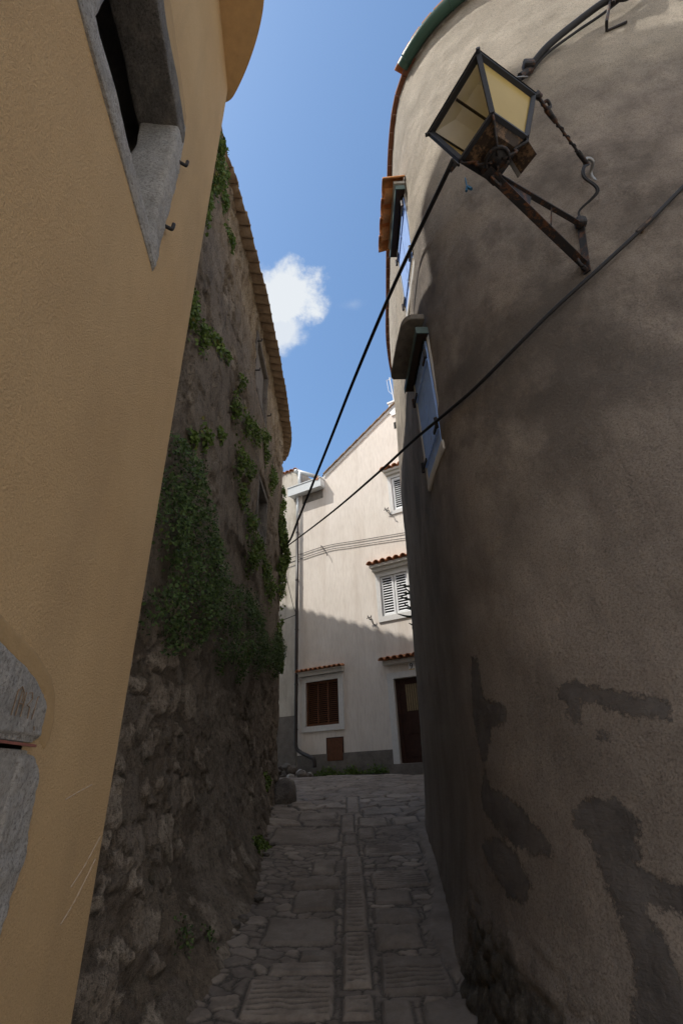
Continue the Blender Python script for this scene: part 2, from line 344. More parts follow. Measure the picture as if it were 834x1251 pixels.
# ------------------------------------------------------------------ lane paving
# worn slabs, (x0,x1,y0,y1,ribs); metres on the ground
SL=[(-.125,.075,3.47,3.71,1),(-.125,.075,3.77,4.48,1),(-.125,.08,4.53,5.64,1),(-.125,.07,5.69,6.25,.4),(-.165,.04,6.29,6.68,0),(-.19,.0,7.2,8.2,0),(-.12,.09,8.3,9.6,0),(-.15,.03,6.72,7.14,0),(-.125,.075,2.6,3.41,1),
 (.105,.54,3.69,4.13,1),(.125,.66,5.31,5.73,1),(.085,.72,6.27,6.69,.9),(.05,.44,7.48,7.98,0),(.1,.45,4.22,4.56,-.6),(.105,.48,4.62,4.89,-.6),(.125,.46,4.95,5.27,0),(.03,.25,6.93,7.4,0),(.09,.28,3.3,3.64,0),(.31,.62,3.2,3.62,0),(.1,.5,2.6,3.22,1),
 (-.68,-.145,3.5,3.9,.9),(-.58,-.15,3.93,4.09,.2),(-.41,-.15,4.11,4.26,0),(-.7,-.16,4.33,4.75,0),(-.54,-.17,4.86,5.28,0),(-1.03,-.19,6.78,7.45,0),(-.6,-.14,5.35,5.62,0),(-.72,-.15,2.6,3.44,.9),(.5,.86,7.5,7.9,0),(.12,.7,8.1,8.5,0),(-.8,-.24,7.9,8.4,0),(-.45,-.2,5.75,6.2,0)]
def pave(X,Y):
    h=gz(Y); wx=X+.03*(fbm2(X*4,Y*4,3,1)-.5); wy=Y+.05*(fbm2(X*4+9,Y*4,3,2)-.5)
    wx=wx+.05*(fbm2(X*9,Y*9,3,61)-.5); wy=wy+.05*(fbm2(X*9,Y*9,3,62)-.5); F1,F2,ID=voro(wx/.16+.13*np.floor(wy/.16),wy/.12,3,.95)
    e=(F2-F1); st=sstep(.03,.26,e); sm=fbm2(X*2,Y*2,3,8)
    bump=.015*np.minimum(st,.75)*(.3+1.*ID)+.016*(fbm2(X*16,Y*16,4,4)-.5); rid=ID*.85; gap=1-sstep(.05,.16,e)
    # far stretch: earth-filled, larger worn flags
    F1b,F2b,IDb=voro(wx/.42+.31*np.floor(wy/.42),wy/.36,21); eb=F2b-F1b
    far=sstep(6.2,7.6,Y+.8*(sm-.5)); 
    bump=bump*(1-far)+far*(.024*sstep(.02,.16,eb)*(.4+IDb)+.012*(fbm2(X*14,Y*14,3,4)-.5)); rid=np.where(far>.5,IDb*.7,rid); gap=gap*(1-far)+far*(1-sstep(.03,.10,eb))*.9
    grv=np.zeros(X.shape)
    for k,(x0,x1,y0,y1,rb) in enumerate(SL):
        g=.012; nx=.022*(fbm2(X*9+k,Y*9,3,k)-.5)*(.5 if x1-x0<.23 else 1.3)
        skew=.03*math.sin(k*2.3)*(0 if x1-x0<.23 else 1)
        d=np.minimum(np.minimum(X-x0-g,x1-g-X),np.minimum(Y+skew*(X-x0)/(x1-x0)-y0-g,y1-g-(Y+skew*(X-x0)/(x1-x0))))+nx
        if x1-x0>.23: # knock the corners off
            cx=(x0+x1)/2;cy=(y0+y1)/2; q=np.minimum(0,1.72-np.abs(X-cx)/((x1-x0)/2)-np.abs(Y-cy)/((y1-y0)/2)); d=np.minimum(d,d+q*.12)
        s=sstep(0,.022,d); out=sstep(-.03,0,d)
        top=.020+.012*h2(np.array([k]),np.array([3]))[0]+.007*(fbm2(X*16,Y*16,3,k)-.5)
        if rb<0: top=top+.022*sstep(0,.1,d)
        if rb>0:
            per=.062 if x1-x0<.23 else .052; ph=(Y+.012*(fbm2(X*8,Y*5,2,k+5)-.5)*3)/per
            w=sstep(.02,.05,d); cc=sstep(.3,.8,.5+.5*np.cos(2*math.pi*ph)); brk=sstep(.25,.45,fbm2(X*6,Y*14,2,k+50)); top=top-.016*rb*w*cc*brk; grv=np.where(d>0,.8*rb*w*cc*brk,grv)
        rv=(.72 if x1-x0<.23 else .62)+.35*(h2(np.array([k]),np.array([9]))[0]-.4)
        if rb==0: rv-=.18
        bump=bump*(1-out)+out*(top*s); grv=grv*(1-out)+np.where(d>0,grv,0)*out; gap=gap*(1-out)+out*(1-sstep(-.002,.008,d)); rid=np.where(d>0,rv,rid)
    # gully of mortar down the right and worn dip in the middle
    gc_=sstep(-.03,.02,sdpoly(X,Y,[(.52,4.6),(.66,5.2),(.72,6.2),(.78,7.4),(.95,7.4),(.9,6),(.8,4.8),(.72,4.1),(.6,3.7),(.5,4.1)])+.05*(fbm2(X*8,Y*8,3,71)-.5)); bump=bump*(1-gc_)+gc_*(.03+.008*(fbm2(X*9,Y*9,3,4)-.5)); gap=gap*(1-gc_); grv=grv*(1-gc_); rid=np.where(gc_>.5,.45+.25*fbm2(X*6,Y*6,3,3),rid)
    grv=np.clip(grv,0,1); gap=np.maximum(gap,grv)
    h=h+bump+.05*sstep(.5,1.3,np.abs(X))*sstep(9.5,8,Y)+.02*(fbm2(X*1.2,Y*1.2,2,6)-.5)
    return h,rid,gap
def make_pave(name,xs,ys,label):
    X,Y=np.meshgrid(xs,ys,indexing='ij'); h,rid,gap=pave(X,Y)
    V=np.stack([X,Y,h],-1).reshape(-1,3)
    o=link(name,V,gridfaces(len(xs),len(ys)),M['paving'],smooth=True,attrs={'rid':rid,'gap':gap}); setp(o,label,'paving',kind='structure'); return o
ys=[2.4]; 
while ys[-1]<9.6: ys.append(ys[-1]+.008*max(1,ys[-1]/4.2))
make_pave('lane_paving',np.arange(-1.75,1.9,.0105),np.array(ys),'worn ribbed stone paving climbing between the walls')
make_pave('courtyard_paving',np.arange(-7,7,.05),np.arange(ys[-1],18.5,.05),'flat stone paving in front of the pale house')
gx=np.array([-400,-60,-20,-7,0,7,20,60,400.]); gy=np.array([-400,-60,-30,-10,-3,0,3,6,9,11,13,18,30,60,400.])
GX,GY=np.meshgrid(gx,gy,indexing='ij'); GZ=gz(GY)-.06
setp(link('ground',np.stack([GX,GY,GZ],-1).reshape(-1,3),gridfaces(len(gx),len(gy)),M['rock_ground']),'ground around the village lane','ground',kind='structure')

# ------------------------------------------------------------------ right-hand rendered house (rounded corner)
plan=[(9,16.5),(5.2,13.4),(3.2,11.2),(2.2,9.8),(1.5,8.7),(1.18,7.4),(1.08,6.0),(1.0,4.5),(0.97,3.6),(1.03,3.0),(1.25,2.58),(1.6,2.25),(2.1,1.98),(2.8,1.75),(3.6,1.6),(5.5,1.45),(9,1.3)]
PL=np.array([p for p in bez([(a,b) for a,b in plan],24)]); seg=np.r_[0,np.cumsum(np.linalg.norm(np.diff(PL,axis=0),axis=1))]
U0=seg[48]           # arc length is counted from plan point (3.2,11.2)
seg=seg-U0
def rplan(u):
    x=np.interp(u,seg,PL[:,0]);y=np.interp(u,seg,PL[:,1]); e=.06
    tx=np.interp(u+e,seg,PL[:,0])-np.interp(u-e,seg,PL[:,0]);ty=np.interp(u+e,seg,PL[:,1])-np.interp(u-e,seg,PL[:,1]);l=np.hypot(tx,ty)+1e-9
    return x,y,ty/l,-tx/l       # outward normal (towards the lane)
def rbat(y,z):
    h=np.maximum(0,z-gz(y)); return .027*(9.6-z)+np.interp(y,[3,4,5.5,9],[.19,.13,.05,.05])*np.exp(-h/.35)
def rp(u,z,off=0):
    x,y,nx,ny=rplan(u); b=rbat(y,z)+off; return np.array([x+nx*b,y+ny*b,z])
PATCH=[[(8.57,2.24),(8.65,2.24),(8.66,1.99),(8.86,1.91),(8.84,1.82),(8.71,1.82),(8.6,1.66),(8.53,1.65),(8.45,1.92)],
[(8.56,1.62),(8.6,1.53),(8.82,1.46),(8.93,1.37),(9.0,1.28),(8.99,1.25),(8.88,1.25),(8.73,1.28),(8.46,1.4),(8.44,1.49)],
[(8.35,1.23),(8.6,1.3),(8.79,1.24),(8.86,1.12),(8.8,1.05),(8.68,1.04),(8.47,1.15)],
[(9.18,1.96),(9.26,1.97),(9.42,1.89),(9.59,1.83),(9.57,1.76),(9.46,1.78),(9.26,1.88),(9.24,1.77),(9.19,1.8),(9.2,1.87),(9.16,1.9)],
[(9.29,1.76),(9.34,1.72),(9.33,1.7),(9.29,1.71)],
[(9.13,1.44),(9.22,1.49),(9.32,1.48),(9.37,1.4),(9.35,1.28),(9.31,1.26),(9.45,1.2),(9.6,1.17),(9.6,1.08),(9.43,1.12),(9.32,1.13),(9.37,1.01),(9.38,0.92),(9.42,0.6),(9.2,.6),(9.21,0.78),(9.24,0.94),(9.23,1.08),(9.2,1.19),(9.18,1.32),(9.11,1.38)]]
us=np.r_[np.arange(seg[0],3,.25),np.arange(3,11.7,.024),np.arange(11.7,seg[-1],.2)]
zs=np.r_[np.arange(-.6,2.6,.022),np.arange(2.6,9.9,.032)]
UU,ZZ=np.meshgrid(us,zs,indexing='ij'); x,y,nx,ny=rplan(UU); b=rbat(y,ZZ)
b=b+.035*(fbm2(UU*1.3,ZZ*1.1,4,31)-.5)+.012*(fbm2(UU*5,ZZ*5,3,32)-.5)
hh=ZZ-gz(y)
moss=(1-sstep(.12,.66,hh+.45*(fbm2(UU*3,ZZ*3,3,40)-.5)))*sstep(9.3,8.85,UU)*sstep(7.7,8.3,UU)*.9+ (1-sstep(.0,.16,hh))*.35
F1,F2,ID=voro(UU/.16,ZZ/.12,44); b=b+np.clip(moss,0,1)*(.030*sstep(.03,.3,F2-F1)*(.4+ID)-.012+.022*(fbm2(UU*11,ZZ*11,4,4)-.5))
pt=np.full(UU.shape,-.3)
sel=(UU>8)&(UU<10)&(ZZ<2.6)
for P in PATCH: pt[sel]=np.maximum(pt[sel],sdpoly(UU[sel],ZZ[sel],P))
V=np.stack([x+nx*b,y+ny*b,ZZ],-1).reshape(-1,3)
RH=thing('rendered_house','tall rough cement house with a rounded corner and the street lantern on it','house',(3,4,0))
link('wall',V,gridfaces(len(us),len(zs))[:,::-1],M['right'],RH,True,{'patch':pt,'moss':moss})
# roof
top=[rp(u,9.62,-.02) for u in np.arange(seg[0]+.1,seg[-1]-.1,.15)]
rv=[np.array([p[0],p[1],9.9]) for p in top]; c=np.array([7,7,12.2])
rvv=[]; rf=[]
for i,p in enumerate(top):
    _,_,nx_,ny_=rplan(seg[0]+.1+.15*i); o_=np.array([nx_,ny_,0])*.05
    rvv+= [p+o_+[0,0,.05],p+o_+[0,0,.11],p*.15+c*.85]
for i in range(len(top)-1):
    k=3*i; rf+=[(k,k+3,k+4,k+1),(k+1,k+4,k+5,k+2)]
roof=link('roof',rvv,rf,M['tile'],RH)
mb=MB()   # terracotta course under the verge
for u in np.arange(3.5,9.0,.21):
    p=rp(u,9.63,.035); q=rp(u+.2,9.63,.035); mb.bar(p,q,.07,.04)
mb.split('verge_tile',M['tile_red'],RH)
mb=MB(); 
# half-round gutter from the nose back along the rounded corner
gu=np.arange(9.02,14.2,.12); ring=[]
for u in gu:
    x_,y_,nx_,ny_=rplan(u); c0=np.array([x_+nx_*.10,y_+ny_*.10,9.64]); 
    for j in range(9):
        th=math.pi*j/8; ring.append(c0+np.array([nx_,ny_,0])*.075*math.cos(th)-np.array([0,0,1])*.075*math.sin(th))
mb.add(ring,[tuple(f) for f in gridfaces(len(gu),9).tolist()]); mb.add(ring[:9],[tuple(range(9))])
g=mb.build('gutter',M['gutter'],RH,True)
mb=MB()
for u in (9.1,9.75,10.4,11.05):
    x_,y_,nx_,ny_=rplan(u); c0=np.array([x_+nx_*.10,y_+ny_*.10,9.64])
    mb.tube([c0+np.array([nx_,ny_,0])*.079*math.cos(t)-np.array([0,0,1])*.079*math.sin(t) for t in np.linspace(0,math.pi,9)],.007,5)
mb.split('gutter_joint',M['gutter'],g)
mb=MB()
for u in np.arange(9.0,14,.16):
    x_,y_,nx_,ny_=rplan(u); mb.bar((x_-nx_*.1,y_-ny_*.1,9.74),(x_+nx_*.16,y_+ny_*.16,9.70),.14,.02)
mb.build('eave_tile',M['tile'],RH)
# local frames on the lane face for the two windows
def wframe(u,z):
    x_,y_,nx_,ny_=rplan(u); return x_,y_,nx_,ny_
def rframe(ya,yb,z):
    ua=seg[0];# find u for y
    uu=np.linspace(5,9,400); yy=rplan(uu)[1]; u_a=np.interp(-ya,-yy,uu); u_b=np.interp(-yb,-yy,uu)
    A=rp(u_a,z);B=rp(u_b,z); r=(B-A);r[2]=0;L=np.linalg.norm(r);r/=L; n=np.array([r[1],-r[0],0]); 
    if n[0]>0:n=-n
    return Frame((A[0],A[1],0),r,n),L
def side_window(y0,y1,z0,z1,kind):
    fr,L=rframe(y0,y1,(z0+z1)/2)      # a runs from near (0) to far (L)
    w=thing('window','x','x'); w.parent=RH; del w['label']; del w['category']; w.location=(0,0,0)
    w.location=-np.array(RH.location)
    mb=MB(fr); mb.box(-.02,0,-.05,.006,z0-.05,z1+.03); mb.box(L,L+.03,-.05,.03,z0-.05,z1+.03); mb.box(0,L,-.05,.035,z1,z1+.03); mb.build('frame',M['moulding'],w)
    mb=MB(fr); mb.rbox(-.03,L+.05,-.05,.034,z0-.13,z0-.03,.004,.04); mb.build('sill',M['trim'],w)
    for k in range(2):
        a0=.01+k*L/2; a1=L/2-.01+k*L/2
        mb=MB(fr)
        for j in range(4):
            b0=a0+(a1-a0)*j/4; mb.box(b0+.002,b0+(a1-a0)/4-.002,-.02,.022,z0-.03,z1-.01)
        mb.box(a0,a1,.022,.036,z0+.1,z0+.16); mb.box(a0,a1,.022,.036,z1-.25,z1-.19)
        s=mb.build('shutter',M['blue'],w)
        h=MB(fr)
        for zz in (z0+.13,z1-.22):
            aa=-.03 if k==0 else L+.03; h.box(min(aa,aa+(.14 if k==0 else -.14)),max(aa,aa+(.14 if k==0 else -.14)),.036,.05,zz-.014,zz+.014); h.tube([fr.p(aa,.05,zz-.05),fr.p(aa,.05,zz+.05)],.016,6)
        h.split('hinge',M['iron'],s)
    mb=MB(fr); mb.box(-.08,L+.10,.0,.115,z1+.02,z1+.05); mb.box(-.08,L+.10,.105,.115,z1-.02,z1+.02); mb.box(-.09,-.08,0,.115,z1-.02,z1+.06); pm=mb.build('pelmet',M['pelmet'],w)
    mb=MB(fr); mb.box(-.078,L+.098,.0,.104,z1+.0,z1+.018); mb.build('pelmet_lining',M['pelmet_in'],pm)
    return fr,L,w
fr,L,w=side_window(3.2,3.78,4.0,5.14,0)
# concrete hood with a rounded near corner
ol=[(-.05,0)]; 
for t in np.linspace(0,math.pi/2,7): ol.append((-.05+.13-.13*math.cos(t),.10+.11*math.sin(t)))
ol+=[(L*.5,.225),(L+.12,.235),(L+.15,.21),(L+.15,0)]
mb=MB(fr); n=len(ol)
mb.add([fr.p(a,d,5.36) for a,d in ol]+[fr.p(a,d,5.43) for a,d in ol],[tuple(range(n)),tuple(range(2*n-1,n-1,-1))]+[(i,(i+1)%n,n+(i+1)%n,n+i)[::-1] for i in range(n)])
o=mb.build('concrete_hood',M['concrete'],w); bv=o.modifiers.new('b','BEVEL'); bv.width=.012; bv.segments=2
fr,L,w=side_window(3.3,3.98,6.5,7.72,1)
def tile_row(fr,a0,a1,z,d0,d1,drop,n,mat,parent,name='tile_hood',r=None):
    mb=MB(fr); wdt=(a1-a0)/n; r=r or wdt*.56
    for k in range(n):
        ac=a0+wdt*(k+.5); seg_=8; L2=[]
        for (d,zz,s) in ((d0,z,.86),(d1,z-drop,1.)):
            for inner in (1,.86):
                for j in range(seg_+1):
                    th=math.pi*j/seg_; L2.append(fr.p(ac+r*s*inner*math.cos(th),d,zz+r*s*inner*math.sin(th)+ (random.random()-.5)*.004))
        m=seg_+1; F=[]
        for j in range(seg_):
            F.append((j,j+1,2*m+j+1,2*m+j)); F.append((m+j+1,m+j,3*m+j,3*m+j+1)); F.append((2*m+j,2*m+j+1,3*m+j+1,3*m+j))
        F.append((0,2*m,3*m,m)); F.append((seg_,m+seg_,3*m+seg_,2*m+seg_)); mb.add(L2,F)
        # channel tile between
        if k<n-1:
            ac2=ac+wdt/2; L2=[]
            for (d,zz) in ((d0,z-.01),(d1-.03,z-drop-.01)):
                for j in range(seg_+1):
                    th=math.pi*j/seg_; L2.append(fr.p(ac2+r*.8*math.cos(th),d,zz+.05-r*.55*math.sin(th)))
            mb.add(L2,[(j,j+1,m+j+1,m+j) for j in range(seg_)])
    return mb.build(name,mat,parent,True)
tile_row(fr,-.12,L+.14,7.96,-.02,.25,.07,4,M['tile_orange'],w,r=.115)
mb=MB(fr); mb.box(-.06,L+.08,-.02,.12,7.88,7.93); mb.build('hood_bed',M['moulding'],w)
# small slot high on the turned-away face
mb=MB(); 
ht=rp(7.3,1.9,.004); 

# ------------------------------------------------------------------ ochre house
OF=Frame((-1.03,2.39,0),(-.1045,.9945,0),(.9945,.1045,0))
OH=thing('ochre_house','smooth ochre plastered house with rough stone window surrounds','house',(-3,0,0))
def cellwall(fr,As,Zs,holes,d=0):
    V=[];F=[];idx={}
    def vid(a,z):
        k=(round(a,4),round(z,4))
        if k not in idx: idx[k]=len(V); V.append(fr.p(a,d,z))
        return idx[k]
    for i in range(len(As)-1):
        for j in range(len(Zs)-1):
            ca=(As[i]+As[i+1])/2;cz=(Zs[j]+Zs[j+1])/2
            if any(h[0]<ca<h[1] and h[2]<cz<h[3] for h in holes): continue
            F.append((vid(As[i],Zs[j]),vid(As[i+1],Zs[j]),vid(As[i+1],Zs[j+1]),vid(As[i],Zs[j+1])))
    return V,F
HO=[(-1.80,-.84,4.09,5.36),(-2.1,-.88,.5,1.75)]
V,F=cellwall(OF,[-4.6,-2.1,-1.80,-.88,-.84,-.06],[-.6,.5,1.75,4.09,5.36,8.6],HO)
mb=MB(OF); mb.v=V;mb.f=F
# rounded corner and end wall
rr=.06; arc=[(-.06+rr*math.sin(t),-rr+rr*math.cos(t)) for t in np.linspace(0,math.pi/2,7)]+[(0,-4.5)]
k=len(mb.v)
for a,d in arc: mb.v+= [OF.p(a,d,-.6),OF.p(a,d,8.6)]
for i in range(len(arc)-1): mb.f.append((k+2*i,k+2*i+2,k+2*i+3,k+2*i+1))
mb.build('wall',M['ochre'],OH)
# overhanging slab whose corner sweeps back in a curve
ol=[(-4.7,.42),(-.84,.42)]
cx=[(-.84,.42),(-.70,.41),(-.48,.335),(-.24,.215),(-.03,.08),(.05,0),(.09,-.12)]
for p in bez([(a,b) for a,b in cx],6)[1:]: ol.append((p[0],p[1]))
ol+=[(.09,-4.5),(-4.7,-4.5)]
n=len(ol); mb=MB(OF); mb.add([OF.p(a,d,8.1) for a,d in ol]+[OF.p(a,d,8.32) for a,d in ol],[tuple(range(n)),tuple(range(2*n-1,n-1,-1))]+[(i,(i+1)%n,n+(i+1)%n,n+i)[::-1] for i in range(n)])
mb.build('cornice',M['ochre_soffit'],OH)
# unseen block added above the cornice to shadow the house opposite
us_=[(-4.15,1.78),(-1.85,.46),(-2.1,-.7),(-4.0,-.9),(-4.9,.6)]
mb=MB(); n=5; mb.add([(a,b,8.32) for a,b in us_]+[(a,b,14.5) for a,b in us_],[tuple(range(n)),tuple(range(2*n-1,n-1,-1))]+[(i,(i+1)%n,n+(i+1)%n,n+i) for i in range(n)]); mb.build('upper_storey',M['ochre'],OH)
mb=MB(OF); mb.box(-4.6,-.1,-4.5,-1.45,-.6,8.08); mb.box(-4.6,-4.5,-1.45,-.01,-.6,8.08); mb.build('core',M['dark'],OH)  # inner block added to stop light leaking through the open shell
def surround(name): 
    w=thing(name,'x','x'); w.parent=OH; del w['label']; del w['category']; w.location=-np.array(OH.location); return w
w=surround('window')
mb=MB(OF); mb.rbox(-2.0,-.79,-.24,.012,3.99,4.13,.022,.022,30,1,.018); mb.build('sill',M['stone'],w,True)
mb=MB(OF); mb.rbox(-.905,-.77,-.23,.012,4.05,5.27,.026,.020,34,2,.02); mb.build('jamb',M['stone'],w,True)
mb=MB(OF); mb.rbox(-2.0,-1.72,-.23,.012,4.05,5.27,.016,.03,26,3,.02); mb.build('jamb',M['stone'],w,True)
mb=MB(OF); mb.rbox(-2.05,-.79,-.25,.014,5.26,5.46,.022,.020,34,4,.02); mb.build('lintel',M['stone_d'],w,True)
mb=MB(OF)  # room behind
mb.box(-2.2,-.7,-1.4,-1.38,3.8,5.7); mb.box(-2.2,-.7,-1.38,-.24,3.78,3.8); mb.box(-2.2,-.7,-1.38,-.24,5.7,5.72); mb.box(-2.22,-2.2,-1.4,-.24,3.8,5.7); mb.box(-.7,-.68,-1.4,-.24,3.8,5.7)
mb.build('interior',M['plinth'],w)
for zz in (5.09,4.40):
    mb=MB(OF); a=-.765; mb.tube(bez([OF.p(a-.03,-.02,zz),OF.p(a,.035,zz),OF.p(a+.004,.047,zz+.008),OF.p(a+.004,.05,zz+.05)],4),.011,8); mb.split('hinge_pin',M['iron'],w,True)
# masked sheet: a patch whose edge sinks into the wall
def sheet(name,poly,fr,mat,parent,cell=.01,edge=-.006,inner=.008,ew=.03,amp=.006,ragged=.02,freq=9,seed=0,extra=None):
    P=np.array(poly); a=np.arange(P[:,0].min()-.03,P[:,0].max()+.03,cell); z=np.arange(P[:,1].min()-.03,P[:,1].max()+.03,cell)
    A,Z=np.meshgrid(a,z,indexing='ij'); sd=sdpoly(A,Z,poly)+ragged*(fbm2(A*freq,Z*freq,4,seed)-.5)*2
    off=edge+(inner-edge)*sstep(0,ew,sd)+amp*(fbm2(A*22,Z*22,4,seed+1)-.5)*2*sstep(0,ew,sd)
    if extra is not None: off=off+extra(A,Z)
    V=fr.o+A[...,None]*fr.r+off[...,None]*fr.n+Z[...,None]*np.array([0,0,1.]); V=V.reshape(-1,3)
    F=gridfaces(len(a),len(z)); ok=(sd>-cell*.6).reshape(-1)[F].all(1); F=F[ok]; used=np.unique(F); mp=np.zeros(len(V),int); mp[used]=np.arange(len(used))
    return link(name,V[used],mp[F],mat,parent,True)
sheet('plaster_band',[(-2.2,5.42),(-.8,5.44),(-.77,5.5),(-.79,5.6),(-1.0,5.66),(-2.2,5.8)],OF,M['ochre_band'],w,inner=.002,edge=-.002,amp=.0005,ragged=.012)
sheet('sill_edging',[(-2.1,4.0),(-1.6,4.02),(-1.2,4.0),(-.9,4.01),(-.78,3.99),(-.77,4.12),(-2.1,4.12)],OF,M['stone'],w,inner=.014,ragged=.018,ew=.015,seed=14,freq=14)
sheet('stone_edging',[(-.80,3.98),(-.755,4.1),(-.745,5.1),(-.79,5.5),(-.85,5.46),(-.86,4.12)],OF,M['stone'],w,inner=.012,ragged=.02,ew=.02,seed=4)
w=surround('doorway')
lint=[(-2.3,2.06),(-1.6,2.03),(-1.14,1.955),(-.91,1.905),(-.82,1.85),(-.795,1.79),(-.80,1.735),(-.815,1.723),(-2.3,1.72)]
sheet('plaster_band',[(-2.3,2.14),(-1.6,2.09),(-1.16,2.01),(-.93,1.965),(-.80,1.92),(-.745,1.87),(-.715,1.80),(-.715,1.74),(-.74,1.70),(-.80,1.74),(-.83,1.86),(-1.14,1.94),(-2.3,2.03)],OF,M['ochre_band'],w,inner=.0025,edge=-.002,ew=.01,amp=.0005,ragged=.006,cell=.008)
sheet('lintel',lint,OF,M['stone'],w,cell=.006,inner=.016,ew=.02,amp=.007,ragged=.006,seed=7)
mb=MB(OF); mb.rbox(-2.3,-.84,-.28,.010,1.722,1.86,.003,.03,20,6,.006); mb.build('lintel_underside',M['stone'],w,True)
sheet('jamb',[(-.915,1.70),(-.83,1.705),(-.79,1.70),(-.745,1.655),(-.735,1.55),(-.70,1.43),(-.735,1.35),(-.75,1.30),(-.80,1.1),(-.78,.8),(-.82,.5),(-.94,.5)],OF,M['stone'],w,cell=.007,inner=.012,ew=.02,amp=.008,ragged=.008,seed=9)
mb=MB(OF); mb.rbox(-1.02,-.84,-.28,.004,.45,1.705,.010,.02,26,8,.012); mb.build('jamb_reveal',M['stone'],w,True)
mb=MB(OF); mb.box(-2.4,-.9,-.3,-.27,.4,1.8); mb.build('door_panel',M['stone_d'],w)
mb=MB(OF); mb.box(-2.2,-.83,.012,.016,1.712,1.719); mb.build('joint',M['redline'],w)
# shallow letters cut in the lintel
mb=MB(OF)
def stroke(pts,zb=1.78,zh=.065,a0=-1.02,sc=.06):
    q=[OF.p(a0+x*sc,.0195,zb+y*zh) for x,y in pts]
    mb.tube(q,.0017,5)
stroke([(0,0),(.05,1)]); stroke([(.35,0),(.4,1)]); stroke([(.0,.9),(.3,1.15),(.6,.95),(.65,.6)]); stroke([(.38,.5),(.8,.5)]); stroke([(.8,0),(.82,1)])
stroke([(1.1,1.),(1.35,1.05),(1.5,.8),(1.15,.5),(1.45,.45)]); stroke([(1.45,.45),(1.5,0)]); stroke([(1.9,0),(2.0,.95)]); stroke([(2.0,.95),(2.1,.98)]); stroke([(2.3,-.25),(2.42,-.4)])
mb.build('carved_letters',M['carve'],w)
# pale scratches in the plaster
a0_=.8
for pts in ([(-.50,1.57),(-.40,1.59),(-.28,1.612)],[(-.33,1.205),(-.24,1.25),(-.17,1.30),(-.09,1.36)],[(-.30,1.30),(-.2,1.35),(-.08,1.43)]):
    mb=MB(OF); P=bez([OF.p(a,.001,z) for a,z in pts],6); mb.tube(P,[.0002+.0022*abs(math.sin(i*1.7+a0_)) for i in range(len(P))],5); mb.build('scratch',M['scratch'],OH)
mb=MB(OF); mb.rbox(-1.06,-1.0,-.01,.004,7.2,7.55,.004,.02); mb.build('bare_chip',M['stone'],OH)

# ------------------------------------------------------------------ ruined stone house on the left
SH=thing('stone_house','old rubble stone house with flaking render and a barrel-tiled eave','house',(-3,6,0))
yl=np.arange(2.2,9.62,.022); pth=[(-1.35,y_) for y_ in yl]
for t in np.linspace(0,math.radians(50),14)[1:]: pth.append((-1.35-.32*(1-math.cos(t)),9.62+.32*math.sin(t)))
e=pth[-1]; dv=(-.78,.62)
for k in range(1,60): pth.append((e[0]+dv[0]*.06*k,e[1]+dv[1]*.06*k))
pth=np.array(pth); d_=np.gradient(pth,axis=0); d_/=np.linalg.norm(d_,axis=1)[:,None]; nrm=np.stack([d_[:,1],-d_[:,0]],1)
sg=np.r_[0,np.cumsum(np.linalg.norm(np.diff(pth,axis=0),axis=1))]+2.2
zs=np.r_[np.arange(-.3,4,.022),np.arange(4,9.2,.03)]
S_,Z_=np.meshgrid(sg,zs,indexing='ij')
g_=gz(np.minimum(S_,11)); h_=Z_-g_
Fl=np.interp(S_,[2.2,3.5,4,5,7,8.6,9.6,10.5],[.42,.46,.52,.54,.33,.15,.05,.0])
base=Fl*np.exp(-np.maximum(h_,0)/.42)*.82+.18*Fl*np.clip(1-h_/2.3,0,1)
base+= .16*np.exp(-((S_-9.55)/.18)**2)*np.exp(-np.maximum(h_,0)/.35)
wS=S_+.06*(fbm2(S_*3,Z_*3,3,1)-.5)+.05*(fbm2(S_*11,Z_*11,3,81)-.5); wZ=Z_+.06*(fbm2(S_*3,Z_*3,3,2)-.5)+.05*(fbm2(S_*11,Z_*11,3,82)-.5)
F1,F2,ID=voro(wS/.15+.37*np.floor(wZ/.11),wZ/.105,5); F1c,F2c,IDc=voro(wS/.30,wZ/.21,15)
big=(IDc>.58); E=np.where(big,F2c-F1c,F2-F1); ID=np.where(big,IDc,ID)
# render survives between z 3 and 8 and comes off in holes
edge=2.9+.9*(fbm2(S_*.8,Z_*.8,3,3)-.5)*2
pl=sstep(-.15,.15,Z_-edge)*(1-sstep(-.12,.12,Z_-8.25-.5*(fbm2(S_*1.6,Z_*.6,3,12)-.5)*2))
holes=sstep(.60,.66,fbm2(S_*1.7,Z_*1.7,4,23)); nearhole=sstep(0,.06,sdpoly(S_,Z_,[(2.5,3.8),(3.5,3.9),(3.55,4.4),(3.3,5.2),(3.25,6.2),(3.0,6.6),(2.4,6.6)])+.06*(fbm2(S_*6,Z_*6,3,2)-.5))
pl=pl*(1-holes)*(1-nearhole)
daub=sstep(.45,.62,fbm2(S_*1.3+4,Z_*1.3,4,33))*(1-pl)   # mortar daubed over the stones
stn=(1-pl)*(1-.8*daub)
rel=(.030*sstep(.02,.13,E)*(.2+.8*ID)*(1-.7*daub)-.04+.045*(fbm2(S_*11+ID*40,Z_*11,4,91)-.5)*sstep(.02,.15,E))*(1-pl)+pl*(.012+.028*(fbm2(S_*5,Z_*5,5,7)-.5)+.05*(fbm2(S_*1.2,Z_*1.2,3,8)-.5)-.02*sstep(.62,.72,fbm2(S_*9,Z_*9,3,77)))
rel+=.055*(fbm2(S_*7,Z_*7,5,17)-.5)*(1-pl)+.09*(fbm2(S_*.9,Z_*.9,3,18)-.5)
